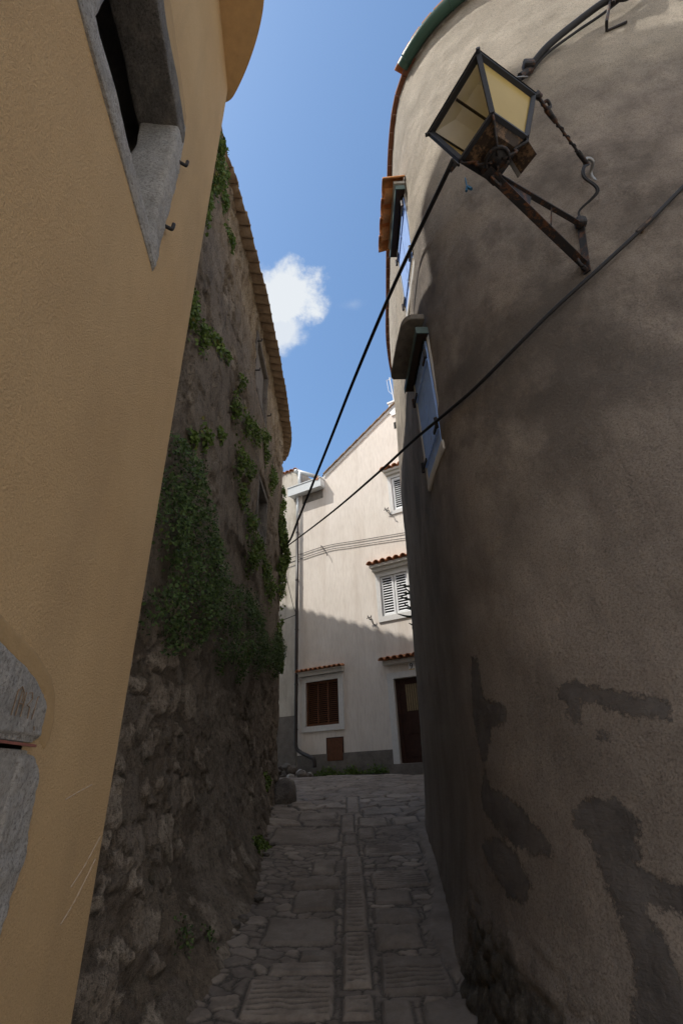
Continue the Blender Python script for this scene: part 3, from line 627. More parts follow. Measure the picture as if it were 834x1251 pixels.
# window openings pushed in
W1=[(5.98,7.42),(7.25,7.42),(7.25,8.72),(5.98,8.72)]; W2=[(6.8,5.1),(7.85,5.15),(7.85,6.25),(6.8,6.2)]
for W_,dp in ((W1,.16),(W2,.28)):
    s=sdpoly(S_,Z_,W_); rel=rel*(1-sstep(-.03,.0,s))-dp*sstep(-.015,.03,s)
s=sdpoly(S_,Z_,[(2.75,3.95),(3.12,4.0),(3.22,5.0),(2.8,5.2)]); rel-=.35*sstep(0,.06,s)
bo=base+rel
N_=nrm[:,None,:]; V=np.stack([pth[:,0][:,None]+N_[...,0]*bo,pth[:,1][:,None]+N_[...,1]*bo,Z_],-1).reshape(-1,3)
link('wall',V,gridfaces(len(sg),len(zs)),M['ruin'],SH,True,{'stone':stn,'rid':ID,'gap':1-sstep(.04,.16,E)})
def ruin_x(y,z):
    i=np.clip(((y-2.2)/.022).astype(int),0,len(yl)-1); j=np.clip(np.searchsorted(zs,z),0,len(zs)-1); return -1.35+bo[i,j]
RF=Frame((-1.35,0,0),(0,1,0),(1,0,0))
def rect_frame(a0,a1,z0,z1,t,d,seed,mat,lintel=True):
    w=thing('window','x','x'); w.parent=SH; del w['label']; del w['category']; w.location=-np.array(SH.location)
    mb=MB(RF); mb.rbox(a0-t,a0,-.2,d,z0,z1,.01,.04,20,seed); mb.build('jamb',mat,w,True); mb=MB(RF); mb.rbox(a1,a1+t,-.2,d,z0,z1,.01,.04,20,seed+1); mb.build('jamb',mat,w,True)
    mb=MB(RF); mb.rbox(a0-t,a1+t,-.2,d,z1,z1+t,.01,.04,20,seed+2); mb.build('lintel',mat,w,True)
    mb=MB(RF); mb.rbox(a0-t,a1+t,-.2,d+.01,z0-t,z0,.01,.04,20,seed+3); mb.build('sill',mat,w,True)
    return w
w=rect_frame(6.1,7.13,7.5,8.62,.09,.0,31,M['rock'])
for k in range(2):
    mb=MB(RF); a0=6.1+k*.515; mb.box(a0,a0+.51,-.12,-.08,7.5,8.62); mb.box(a0+.02,a0+.49,-.08,-.065,7.8,7.9); mb.build('shutter',M['plinth'],w)
for a,z in ((6.0,7.7),(6.0,8.4),(7.24,7.75)):
    mb=MB(RF); mb.tube([RF.p(a,0,z),RF.p(a,.07,z),RF.p(a,.075,z+.05)],.012,6); mb.split('hinge_pin',M['iron'],w)
w=rect_frame(6.93,7.72,5.22,6.1,.10,-.01,41,M['stone_d'])
# eave of barrel tiles along lane and round the corner
ev=[(-1.42,2.4),(-1.40,3.0),(-1.25,4.0),(-1.14,5.6),(-1.10,7.2),(-1.12,8.8),(-1.19,9.9),(-1.55,10.75),(-2.5,11.6),(-4.4,13.3)]
ev=np.array(bez(ev,30)); es=np.r_[0,np.cumsum(np.linalg.norm(np.diff(ev,axis=0),axis=1))]
zt=9.12; pitch_=.205; T1=MB(); T2=MB(); s=0.05; k=0
while s<es[-1]-.2:
    p=np.array([np.interp(s,es,ev[:,0]),np.interp(s,es,ev[:,1])]); q=np.array([np.interp(s+.05,es,ev[:,0]),np.interp(s+.05,es,ev[:,1])]); t=q-p;t/=np.linalg.norm(t); n=np.array([t[1],-t[0]])
    j0=(random.random()-.5)
    fr=Frame((p[0],p[1],0),(t[0],t[1],0),(n[0],n[1],0)); sl=.33
    # channel tile below (convex underside), cover tile above
    for (mbx,ac,sgn,zz,rad,dd) in ((T1,0,-1,zt,.105,.02*j0),(T2,pitch_/2,1,zt+.015,.095,-.035+.025*j0)):
        Lr=[];m=9
        for d in (dd,-.42,-2.6 if k%1==0 else -.42):
            for inner in (1,.84):
                for j in range(m):
                    th=math.pi*j/(m-1); Lr.append(fr.p(ac+rad*inner*math.cos(th),d,zz-(d)*sl+sgn*rad*inner*math.sin(th)*.72+(.0 if sgn<0 else .04)))
        F=[]
        for rr_ in range(2):
            o_=rr_*2*m
            for j in range(m-1):
                F.append((o_+j,o_+j+1,o_+2*m+j+1,o_+2*m+j)); F.append((o_+m+j+1,o_+m+j,o_+3*m+j,o_+3*m+j+1))
        for j in range(m-1): F.append((j,j+1,m+j+1,m+j)[::-1])
        mbx.add(Lr,F)
    s+=pitch_; k+=1
roof=T2.build('roof',M['tile_old'],SH,True); T1.build('channel_tiles',M['tile_old'],roof,True)
# roof slab up to the ridge, ceiling board over wall head
mb=MB(); E1=[np.array([a,b,zt+.10]) for a,b in ev[::12]]; k0=len(mb.v)
rd=[np.array([min(-4.2,p[0]-2.8),min(p[1],10.2),zt+1.1]) for p in E1]
vv=[]; 
for a_,b_ in zip(E1,rd):
    n_=(b_-a_); n_/=np.linalg.norm(n_); vv+=[a_+n_*.12,b_]
mb.add(vv,[(2*i,2*i+2,2*i+3,2*i+1) for i in range(len(E1)-1)]); mb.build('roof_deck',M['tile_old'],SH)
mb=MB(); mb.v=[]; mb.box(-8,-1.5,2.6,9.7,0,9.0); mb.build('core',M['stone_d'],SH)
# ------------------------------------------------------------------ pale house at the end
HF=Frame((1.23,13.24,0),(.8746,-.4848,0),(-.4848,-.8746,0))
PH=thing('pale_house','pale pink rendered gabled house number 9 closing the end of the lane','house',tuple(HF.p(1,-3,0)))
def rake(a): return 10.86+.64*(a+2.04) if a>-2.04 else 10.86
holes=[(-2.81,-1.73,2.87,4.04),(-.05,.95,1.85,3.82),(-.22,.63,5.52,6.7),(.44,1.3,8.72,9.88)]
As=sorted(set([-3.1,-2.81,-2.04,-1.73,-.22,-.05,.44,.63,.95,1.3,2.6,7]+[])); Zs=sorted(set([1.2,1.85,2.87,3.82,4.04,5.52,6.7,8.72,9.88,10.4]))
V,F=cellwall(HF,As,Zs,holes)
mb=MB(HF); mb.v=V; mb.f=F
for a0,a1 in zip(As[:-1],As[1:]):
    z0=10.86 if a0<-2.04 else rake(a0); z1=10.86 if a1<=-2.04 else rake(a1)
    if a0>=2.6: z0=rake(2.6); z1=rake(2.6)-.64*4.4
    mb.add([HF.p(a0,0,10.4),HF.p(a1,0,10.4),HF.p(a1,0,max(z1,10.5)),HF.p(a0,0,max(z0,10.5))],[(0,1,2,3)])
for (a0,a1,z0,z1) in holes: # reveals
    D=-.16
    mb.add([HF.p(a,d,z) for a,z in ((a0,z0),(a1,z0),(a1,z1),(a0,z1)) for d in (0,D)],[(0,2,3,1),(2,4,5,3),(4,6,7,5),(6,0,1,7)])
mb.add([HF.p(-3.1,0,1.2),HF.p(-3.1,0,10.86),HF.p(-3.1,-7,10.86),HF.p(-3.1,-7,1.2)],[(0,1,2,3)])
mb.build('wall',M['house'],PH)
mb=MB(HF); mb.box(-3.05,6.9,-7,-.35,1.2,10.2); mb.build('core',M['dark'],PH)  # inner block added so no light leaks in around the door
mb=MB(HF); mb.add([HF.p(-2.1,.05,10.88),HF.p(2.6,.05,rake(2.6)+.06),HF.p(2.6,-7,rake(2.6)+.06),HF.p(-2.1,-7,10.88),HF.p(7,.05,rake(2.6)-2.75),HF.p(7,-7,rake(2.6)-2.75)],[(0,1,2,3),(1,4,5,2)])
rf=mb.build('roof',M['tile_old'],PH)
mb=MB(HF)
for k in range(17):
    a=-2.04+k*.28; z=rake(a)+.055; mb.bar(HF.p(a,.0,z+.01),HF.p(a+.29,.0,z+.64*.29+.035),.17,.03)
mb.split('verge_tile',M['tile_old'],rf)
mb=MB(HF); 
a0,a1=-2.04,2.5; mb.add([HF.p(a0,.03,rake(a0)-.10),HF.p(a1,.03,rake(a1)-.10),HF.p(a1,.03,rake(a1)+.04),HF.p(a0,.03,rake(a0)+.04),HF.p(a0,0,rake(a0)-.10),HF.p(a1,0,rake(a1)-.10)],[(0,1,2,3),(0,4,5,1)]); mb.build('verge_board',M['trim'],rf)
mb=MB(HF); mb.box(.64,.98,-.3,.03,12.42,12.86); mb.box(.60,1.0,-.32,.06,12.86,12.92); mb.box(.70,.95,-.02,.05,12.3,12.42); mb.build('chimney',M['white'],rf)
mb=MB(HF); mb.box(.74,.86,-.02,.006,11.75,12.02); mb.build('vent_hole',M['dark'],PH)
mb=MB(HF); p=HF.p(.8,-.15,12.9); mb.tube([p,HF.p(.72,-.15,14.2)],.018,6); mb.tube([HF.p(.60,-.15,14.12),HF.p(.9,-.15,14.16)],.012,5); mb.tube([HF.p(.60,-.15,14.12),HF.p(.63,-.15,13.6),HF.p(.74,-.15,13.4)],.008,5); mb.build('antenna',M['white'],PH)
# gutter box and downpipe
mb=MB(HF); mb.box(-3.36,-2.04,.002,.27,10.36,10.40); mb.box(-3.38,-2.02,.25,.29,10.33,10.66); mb.box(-2.06,-2.02,.002,.25,10.40,10.66); mb.box(-3.38,-3.34,.002,.25,10.40,10.66); mb.box(-3.40,-2.0,.0,.31,10.66,10.69); mb.build('gutter_box',M['zinc'],PH)
mb=MB(HF); mb.rbox(-2.95,-2.1,-.02,.012,10.02,10.36,.003,.05); mb.build('cement_patch',M['concrete'],PH)
mb=MB(HF); mb.box(-2.2,-2.1,.29,.31,10.6,10.72); mb.build('tile_end',M['tile'],PH)
mb=MB(HF); mb.tube([HF.p(-3.09,.09,10.4),HF.p(-3.09,.09,9.3)],.048,12); mb.build('downpipe_top',M['zinc'],PH,True)
mb=MB(HF); mb.tube([HF.p(-3.09,.09,9.3)]+[HF.p(-3.09,.09,z) for z in (6,3,2.5)]+bez([HF.p(-3.09,.09,2.45),HF.p(-3.05,.1,2.34),HF.p(-2.9,.12,2.24),HF.p(-2.52,.2,2.10),HF.p(-2.42,.22,2.04),HF.p(-2.39,.22,1.86)],5),.05,12); dp=mb.build('downpipe',M['pipe'],PH,True)
mb=MB(HF)
for z in (8.9,7.2,5.6,4.0,2.8): mb.tube([HF.p(-3.09,.09,z),HF.p(-3.09,.09,z+.04)],.058,12); mb.box(-3.1,-3.08,0,.05,z,z+.03)
mb.split('pipe_clamp',M['pipe'],dp)
mb=MB(HF)
mb.box(-3.1,-2.14,0,.014,1.2,2.17); mb.box(-1.65,-.22,0,.014,1.2,2.17); mb.box(-2.14,-1.65,0,.014,1.2,2.0); mb.build('plinth',M['plinth'],PH)
# openings
def hwin(name): 
    w=thing(name,'x','x'); w.parent=PH; del w['label']; del w['category']; w.location=-np.array(PH.location); return w
def trim(a0,a1,z0,z1,ia0,ia1,iz0,iz1,w,bottom=True,d=.035):
    mb=MB(HF); mb.box(a0,ia0,-.03,d,z0,z1); mb.box(ia1,a1,-.03,d,z0,z1); mb.box(ia0,ia1,-.03,d,iz1,z1)
    if bottom: mb.box(ia0,ia1,-.03,d,z0,iz0)
    return mb.build('frame',M['trim'],w)
def louvre(a0,a1,z0,z1,d,mat,w,cols=1,slat=.06,fw=.07,name='shutter'):
    mb=MB(HF); mb.box(a0,a0+fw,d,d+.035,z0,z1); mb.box(a1-fw,a1,d,d+.035,z0,z1); mb.box(a0+fw,a1-fw,d,d+.035,z0,z0+fw); mb.box(a0+fw,a1-fw,d,d+.035,z1-fw,z1)
    s=mb.build(name,mat,w); mb=MB(HF); W_=(a1-a0-2*fw)/cols; z=z0+fw
    pass
    while z<z1-fw-.01:
        for c_ in range(cols):
            b0=a0+fw+c_*W_+(.02 if cols>1 else 0); b1=a0+fw+(c_+1)*W_-(.02 if cols>1 else 0)
            P=HF.p; t=.006
            mb.add([P(b0,d+.034,z),P(b1,d+.034,z),P(b1,d+.004,z+slat*.42),P(b0,d+.004,z+slat*.42),P(b0,d+.034,z+t),P(b1,d+.034,z+t),P(b1,d+.004,z+slat*.42+t),P(b0,d+.004,z+slat*.42+t)],[(0,1,2,3),(7,6,5,4),(0,4,5,1),(3,2,6,7),(0,3,7,4),(1,5,6,2)])
        z+=slat
    if cols>1:
        for c_ in range(1,cols): b=a0+fw+c_*W_; mb.box(b-.02,b+.02,d,d+.03,z0+fw,z1-fw)
    mb.build('slats',mat,s); return s
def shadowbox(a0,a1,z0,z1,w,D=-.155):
    mb=MB(HF); mb.box(a0,a1,D-.01,D,z0,z1); mb.build('pane',M['dark'],w)  # dark sheet standing in for the shade behind the slats
w=hwin('window'); trim(-2.93,-1.57,2.73,4.19,-2.81,-1.73,2.87,4.04,w); louvre(-2.81,-1.73,2.87,4.04,-.07,M['brown'],w,3,.052,.05); shadowbox(-2.81,-1.73,2.87,4.04,w)
mb=MB(HF); mb.box(-3.0,-1.53,.0,.13,4.20,4.29); mb.box(-3.02,-1.51,0,.16,4.29,4.33); mb.build('cornice',M['moulding'],w); tile_row(HF,-3.06,-1.50,4.37,0,.22,.05,10,M['tile'],w,r=.072)
w=hwin('window'); trim(-.35,.76,5.37,6.85,-.22,.63,5.52,6.70,w); louvre(-.21,.19,5.53,6.69,-.045,M['white'],w,1,.075,.055); louvre(.215,.62,5.53,6.69,-.045,M['white'],w,1,.075,.055); shadowbox(-.22,.63,5.52,6.7,w)
mb=MB(HF); mb.box(-.40,.9,.0,.13,6.86,6.97); mb.box(-.45,.95,0,.2,6.97,7.05); mb.build('cornice',M['moulding'],w); tile_row(HF,-.52,.98,7.11,0,.27,.05,7,M['tile'],w,r=.1)
w=hwin('window'); trim(.33,1.42,8.6,9.98,.44,1.3,8.72,9.88,w); louvre(.45,.86,8.73,9.87,-.045,M['white'],w,1,.075,.06); louvre(.88,1.29,8.73,9.87,-.045,M['white'],w,1,.075,.06); shadowbox(.44,1.3,8.72,9.88,w)
mb=MB(HF); mb.box(.30,1.5,.0,.13,9.99,10.08); mb.box(.26,1.54,0,.2,10.08,10.15); mb.build('cornice',M['moulding'],w); tile_row(HF,.18,1.6,10.2,0,.27,.05,7,M['tile'],w,r=.1)
# door
w=hwin('door'); trim(-.22,1.12,1.62,3.97,-.05,.95,1.85,3.82,w,False,.05)
mb=MB(HF); mb.box(-.05,.95,-.12,-.08,1.86,3.82); 
for z0,z1 in ((2.0,2.4),(2.5,2.88)): mb.box(.2,.8,-.08,-.065,z0,z1)
mb.box(-.05,.05,-.08,-.06,1.86,3.82); mb.box(.85,.95,-.08,-.06,1.86,3.82); dl=mb.build('leaf',M['door'],w)
mb=MB(HF); mb.box(.22,.78,-.079,-.074,3.02,3.66); 
mb.build('curtained_pane',M['curtain'],dl)
mb=MB(HF)
for k in range(9): mb.box(.23+k*.062,.25+k*.062,-.074,-.068,3.02,3.66)
mb.build('curtain_stripes',simple('pale_curtain_stripe',(.30,.24,.14),.8),dl)
mb=MB(HF); mb.box(-.22,1.3,.0,.34,1.3,1.84); mb.build('step',M['plinth'],w)
mb=MB(HF); mb.box(-.28,1.3,.0,.13,4.18,4.28); mb.build('cornice',M['moulding'],w); tile_row(HF,-.36,1.35,4.33,0,.25,.05,9,M['tile'],w,r=.092)
mb=MB(HF); mb.box(.40,.575,.0,.012,3.985,4.165); nb=mb.build('number_plate',M['white'],PH)
mb=MB(HF); mb.box(.41,.565,.012,.016,3.99,4.01); mb.build('plate_line',M['yellow'],nb)
cu=bpy.data.curves.new('digit','FONT'); cu.body='9'; cu.size=.2; cu.extrude=.002; tmp=bpy.data.objects.new('digit',cu); COL.objects.link(tmp); bpy.context.view_layer.update()
me=bpy.data.meshes.new_from_object(tmp.evaluated_get(bpy.context.evaluated_depsgraph_get())); vs=np.array([v.co[:] for v in me.vertices]); fs=[tuple(p.vertices) for p in me.polygons]; bpy.data.objects.remove(tmp)
vs=np.array([HF.p(.435+v[0]-vs[:,0].min(),.0155+v[2],4.015+v[1]) for v in vs]); link('digit',vs,fs,M['black'],nb)
mb=MB(HF); mb.box(-2.13,-1.66,.0,.02,2.0,2.53); cvr=mb.build('meter_cover',M['brown'],PH)
mb=MB(HF); mb.box(-2.16,-1.63,.0,.012,1.98,2.555); mb.build('cover_rim',M['door'],cvr)
for a,z in ((.24,8.75),(-.58,5.5)):
    mb=MB(HF); P=HF.p; mb.tube(bez([P(a-.02,0,z),P(a-.02,.09,z),P(a-.06,.11,z+.10)],4),.013,6); mb.tube(bez([P(a-.02,.09,z),P(a+.06,.1,z-.02),P(a+.1,.1,z-.16),P(a+.17,.1,z-.22)],4),.014,6); mb.tube([P(a-.10,.1,z+.03),P(a+.04,.1,z+.05)],.012,6); mb.tube([P(a+.03,.1,z+.02),P(a+.05,.1,z+.09)],.011,6); mb.build('shutter_stay',M['black'],PH)

# neighbour left of the downpipe
NH=thing('neighbour_house','narrow stained cream house squeezed left of the downpipe','house',tuple(HF.p(-5,-3,0)))
mb=MB(HF); mb.box(-8.5,-3.16,-6,-.03,1.0,11.62); mb.build('wall',M['neigh'],NH)
mb=MB(HF); mb.box(-8.5,-3.16,-.03,-.012,1.0,3.2); mb.build('plinth',M['plinth'],NH)
tile_row(HF,-3.9,-3.2,11.66,-.5,.03,.08,4,M['tile'],NH,'roof_tiles',r=.1)
mb=MB(HF); mb.box(-3.86,-3.80,-.03,.0,6.9,9.4); mb.build('corner_trim',M['trim'],NH)
mb=MB(HF); mb.tube([HF.p(-3.15,.05,11.45),HF.p(-2.5,-.4,11.2)],.075,10); mb.tube([HF.p(-3.05,.05,11.4),HF.p(-3.05,.05,10.69)],.05,10); mb.tube([HF.p(-3.23,.06,11.46),HF.p(-3.12,.05,11.45)],.09,10); mb.build('gutter_outlet',M['zinc'],NH,True)

# unseen house blocks added behind the viewpoint and beyond to hold back light
RB=thing('rear_house','plain rendered house standing behind the viewpoint','house',(2,-7,0))
mb=MB(); mb.box(-1.2,8.5,-18,-12.2,-2.5,6.5); mb.build('wall',M['neigh'],RB)
mb=MB(); mb.add([(-1.5,-18.3,6.5),(8.8,-18.3,6.5),(8.8,-11.9,6.5),(-1.5,-11.9,6.5),(-1.5,-15,8),(8.8,-15,8)],[(0,4,5,1),(3,2,5,4),(0,3,4),(1,5,2)]); mb.build('roof',M['tile_old'],RB)
SB=thing('side_house','plain rendered house closing the right of the little opening','house',(9,-2,0))  # added block, narrows the open sky on this side
mb=MB(); mb.box(9.2,15,-8,1.1,-2.5,6); mb.build('wall',M['house'],SB)

BH=thing('back_house','tall rendered house standing behind the stone house','house',(-8,14,0))  # added out of view to throw the tiled shadow edge on the pale house
A0=np.array([-3.6,10.9]); B0=np.array([-8.2,15.1]); t_=(B0-A0)/np.linalg.norm(B0-A0); nn_=np.array([t_[1],-t_[0]]); nn_=nn_ if nn_[0]>0 else -nn_
BF=Frame((A0[0],A0[1],0),(t_[0],t_[1],0),(nn_[0],nn_[1],0)); Lb=np.linalg.norm(B0-A0)
mb=MB(BF); mb.box(0,Lb,-4,-.12,1.4,13.8); mb.build('wall',M['neigh'],BH)
tile_row(BF,-.1,Lb+.1,13.88,-4,.0,-.0,22,M['tile_old'],BH,'roof_tiles',r=.16)
mb=MB(BF); mb.box(-.05,.75,-.9,-.05,13.8,14.35); mb.build('chimney',M['neigh'],BH)  # added block shaping a hump in that shadow edge

# ------------------------------------------------------------------ street lantern
c0,c1,c2=np.array([.766,1.492]),np.array([.886,1.286]),np.array([1.126,1.414]); ex=(c1-c0)/np.linalg.norm(c1-c0); ey=(c2-c1)/np.linalg.norm(c2-c1)
cen=np.array([.947,1.437]); zb,zt2=4.70,5.10
SLn=thing('street_lantern','four-sided street lantern with yellowed panels on a rusty iron wall bracket','street lamp',(1.62,2.03,4.5))
def LC(sx,sy,h,z): p=cen+ex*sx*h+ey*sy*h; return np.array([p[0],p[1],z])
hb,ht=.125,.212
cor=[(-1,-1),(1,-1),(1,1),(-1,1)]   # c0,c1,c2,c3
B=[LC(a,b,hb,zb) for a,b in cor]; T=[LC(a,b,ht,zt2) for a,b in cor]
mb=MB()
for i in range(4): mb.bar(B[i],T[i],.026,.026); mb.bar(B[i],B[(i+1)%4],.024,.022); 
for i in range(4):
    mb.bar(T[i]+(T[i]-T[(i+1)%4])*.03,T[(i+1)%4]+(T[(i+1)%4]-T[i])*.03,.03,.022); mb.tube([T[i]+(T[i]-T[(i+2)%4])*.01,T[i]+(T[i]-T[(i+2)%4])*.055],.012,8)
frm=mb.build('frame',M['frame'],SLn)
for i in (1,2,3):
    j=(i+1)%4; inn=lambda p,z: p+(np.array([cen[0],cen[1],p[2]])-p)*.04
    mb=MB(); q=[inn(B[i],0),inn(B[j],0),inn(T[j],0),inn(T[i],0)]
    mb.add(q,[(0,1,2,3)]); mb.build('panel',M['panel'],SLn)
mb=MB(); # roof of the lantern with white reflector beneath
ap=np.array([cen[0],cen[1],zt2+.20]); T2_=[LC(a,b,ht+.02,zt2+.012) for a,b in cor]; K=[LC(a,b,.07,zt2+.13) for a,b in cor]
mb.add(T2_+K,[(0,1,5,4),(1,2,6,5),(2,3,7,6),(3,0,4,7),(4,5,6,7)]); mb.tube([ap-[0,0,.08],ap],[.05,.02],10); mb.build('cap',M['frame'],SLn)
mb=MB(); R1=[LC(a,b,ht-.02,zt2-.004) for a,b in cor]; R2=[LC(a,b,.10,zt2+.06) for a,b in cor]; mb.add(R1+R2,[(0,1,5,4),(1,2,6,5),(2,3,7,6),(3,0,4,7),(4,5,6,7)]); mb.build('reflector',M['white'],SLn)
mb=MB(); mb.bar(LC(0,-1,.19,zt2-.013),LC(0,1,.19,zt2-.013),.012,.016); mb.build('cross_bar',M['iron'],frm)
mb=MB(); # tray under the glass
T3=[LC(a,b,hb-.01,zb-.005) for a,b in cor]; T4=[LC(a,b,.075,zb-.055) for a,b in cor]
mb.add(T3+T4,[(0,1,5,4),(1,2,6,5),(2,3,7,6),(3,0,4,7),(4,5,6,7)]); tray=mb.build('tray',M['rust'],SLn)
mb=MB(); mb.bar(LC(.9,-.9,hb,zb-.012),LC(.1,-.1,.03,zb-.066),.014,.01); mb.tube([LC(0,0,0,zb-.06),LC(0,0,0,zb-.10)],[.018,.03],10)
rg=[LC(0,0,0,zb-.115)+.062*np.array([math.cos(t),math.sin(t),0]) for t in np.linspace(0,2*math.pi,19)]; mb.tube(rg,.011,7); mb.tube([LC(0,0,0,zb-.104),LC(0,0,0,zb-.120)],.055,16); mb.build('collar',M['iron'],tray,True)
mb=MB()
tip=np.array([.927,1.505,4.585])
for a,b in ((-1,-1),(1,1),(-1,1),(1,-1)):
    mb.tube(bez([LC(a,b,hb,zb-.01),LC(a,b,hb*.95,zb-.04),LC(a,b,hb*.55,zb-.075),LC(a,b,hb*.6,zb-.10),LC(a,b,.02,zb-.125)],5),.008,6)
mb.split('scroll',M['iron'],SLn,True)
mb=MB(); h0=B[2]+[0,0,-.01]; h1=B[3]+[0,0,-.01]; dn=np.array([.045,.035,-.09])
mb.add([h0,h0*.45+h1*.55,h0*.45+h1*.55+dn,h0+dn],[(0,1,2,3)]); o=mb.build('hanging_hatch',M['rust'],SLn); so=o.modifiers.new('s','SOLIDIFY'); so.thickness=.006
mb=MB(); a=h0*.5+h1*.5; mb.bar(a,a+dn,.02,.006); mb.build('hatch_strap',M['clip'],o)
# bracket
wt=rp(9.98,4.86,.015); wb=rp(9.90,4.50,.015)
mb=MB(); mb.bar(tip+[-.03,-.02,.01],tip+[.05,.04,.01],.06,.05)
ad=(wb-tip); ad[2]=0; ad/=np.linalg.norm(ad); sd_=np.array([-ad[1],ad[0],0])
mb.bar(tip+[0,0,.02],wt,.032,.012); mb.bar(tip-[0,0,.01],wb,.052,.012); mb.bar(wb-[0,0,.09],wt+[0,0,.05],.045,.012,up=ad)
f_=.62; mb.bar(tip*(1-f_)+wt*f_,tip*(1-f_)+wb*f_,.02,.008); brk=mb.build('bracket',M['iron'],SLn)
mb=MB(); # web plates with scroll cut ends
for s_ in (0,):
    mb.add([tip+[0,0,.015],tip-[0,0,.01],tip*.62+wb*.38+[0,0,.0],tip*.6+wt*.4],[(0,1,2,3)])
o=mb.build('bracket_web',M['iron'],brk); so=o.modifiers.new('s','SOLIDIFY'); so.thickness=.012
mb=MB(); mb.tube(bez([tip+ad*.02-[0,0,.01],tip+ad*.0-[0,0,.05],tip+ad*.06-[0,0,.06],tip+ad*.07-[0,0,.03]],5),.010,6); mb.tube(bez([wb-[0,0,.04],wb-ad*.06-[0,0,.06],wb-ad*.08-[0,0,.02]],5),.012,6); mb.split('curl',M['iron'],brk,True)
for p in (wb-[0,0,.07],wt+[0,0,.03]):
    mb=MB(); mb.tube([p-ad*.01,p-ad*.045],.016,6); mb.build('bolt',M['iron'],brk)

# ------------------------------------------------------------------ cables
def ln(name,pts,r,label,cat='cable',mat='cable',n=8,group=None,seg=8):
    mb=MB(); mb.tube(bez(pts,n),r,seg); o=mb.build(name,M[mat],None,True); return setp(o,label,cat,group)
TC=thing('overhead_cable','thick black cable bundle passing behind the lantern to the stone house corner','cable',(1.87,1.96,7.2))
K1=np.array([1.87,1.963,7.198]); K2=np.array([1.08,2.2,6.2])
mb=MB(); mb.tube(bez([(3.9,1.1,8.9),(3.05,1.55,8.2),(2.79,1.62,7.66),(2.60,1.66,7.68),(2.317,1.766,7.55),(2.037,1.863,7.35),K1],8),.030,9); mb.build('near_run',M['cable'],TC,True)
mb=MB(); mb.tube(bez([(3.05,1.59,8.0),(2.6,1.70,7.60),(2.317,1.80,7.47),(2.037,1.89,7.30),(1.87,1.985,7.16)],8),.012,7); mb.build('thin_run',M['cable'],TC,True)
mb=MB(); mb.tube(bez([K1,(1.55,2.05,6.8),(1.28,2.12,6.45),K2],8),.014,8); mb.build('middle_run',M['cable'],TC,True)
mb=MB(); mb.tube(bez([K2,(.67,3.49,6.31),(.237,4.85,6.27),(-.17,6.13,6.15),(-.82,8.17,5.99),(-1.1,9.1,5.97),(-1.36,9.86,6.18)],12),[.021]*73,9); mb.build('far_run',M['cable'],TC,True)
mb=MB(); mb.rbox(K1[0]-.05,K1[0]+.05,K1[1]-.06,K1[1]+.02,K1[2]-.02,K1[2]+.07,.012,.02,40,3); mb.tube([K1+[.02,0,0],K1+[-.09,.02,-.09]],.034,9); mb.build('clamp',M['iron'],TC)
mb=MB(); q=K1+[-.09,.02,-.10]; mb.tube([q+.045*np.array([math.cos(t),math.sin(t)*.5,math.sin(t)]) for t in np.linspace(0,2*math.pi,15)],.006,5); mb.tube([q+[.03,0,0]+.04*np.array([math.cos(t),math.sin(t)*.5,math.sin(t)]) for t in np.linspace(0,2*math.pi,15)],.005,5); mb.split('wire_loop',M['clip'],TC)
mb=MB(); mb.tube([K2+[.05,.02,.05],K2+[-.02,.08,.0]],.030,8); mb.tube(bez([K2,K2+[.03,0,-.08],K2+[.05,.03,-.03]],5),.012,6); mb.build('end_sleeve',M['iron'],TC)
mb=MB(); mb.tube([(1.24,2.40,6.30),(1.23,2.39,6.18),(1.225,2.385,6.13)],.006,5); mb.tube([(1.225,2.385,6.13),(1.25,2.37,6.06)],.014,5); mb.tube([(1.225,2.385,6.13),(1.21,2.39,6.07)],.012,5); setp(mb.build('string',M['string']),'short blue string dangling on the wall below the lantern','string')
WB=thing('cable_stay','iron stay rod with a coil of cable high on the rendered wall','bracket',(2.6,1.75,7.7))
mb=MB(); a=rp(10.79,7.33,.0); mb.tube([a,a+[-.03,-.06,.0],(2.62,1.66,7.68)],.014,7); mb.tube([(2.62,1.66,7.60),(2.75,1.60,7.85)],.02,7); mb.tube([a,rp(10.95,7.33,.01)],.011,6); mb.build('stay_rod',M['iron'],WB)
mb=MB()
for k in range(4):
    q=np.array([2.93,1.56,7.95])+[0,0,.01*k]; mb.tube([q+(.11+.008*k)*np.array([math.cos(t),math.sin(t)*.4,math.sin(t)*.9]) for t in np.linspace(0,2*math.pi,22)],.013,6)
mb.build('cable_coil',M['cable'],WB,True)
SC=thing('service_cable','black cable crossing the rendered wall below the lantern to the stone house','cable',(1.95,1.85,4.5))
mb=MB(); p2=[(3.9,1.17,6.25),(3.05,1.46,5.50),(2.257, 1.747, 4.816), (1.983, 1.844, 4.577), (1.692, 1.979, 4.368), (1.424, 2.15, 4.208), (1.205, 2.344, 4.082), (0.997, 2.623, 4.012), (0.871, 2.928, 4.069), (0.677, 3.533, 4.246), (0.398, 4.405, 4.47), (-0.208, 6.3, 5.007), (-1.36, 9.9, 6.13)]; mb.tube(bez(p2,10),.013,8); mb.build('run',M['cable'],SC,True)
mb=MB(); a=rp(10.24,4.57,0); mb.tube([a,(1.96,1.84,4.56)],.012,6); mb.bar((2.03,1.825,4.62),(1.93,1.865,4.54),.03,.02); mb.build('clamp',M['rust'],SC)
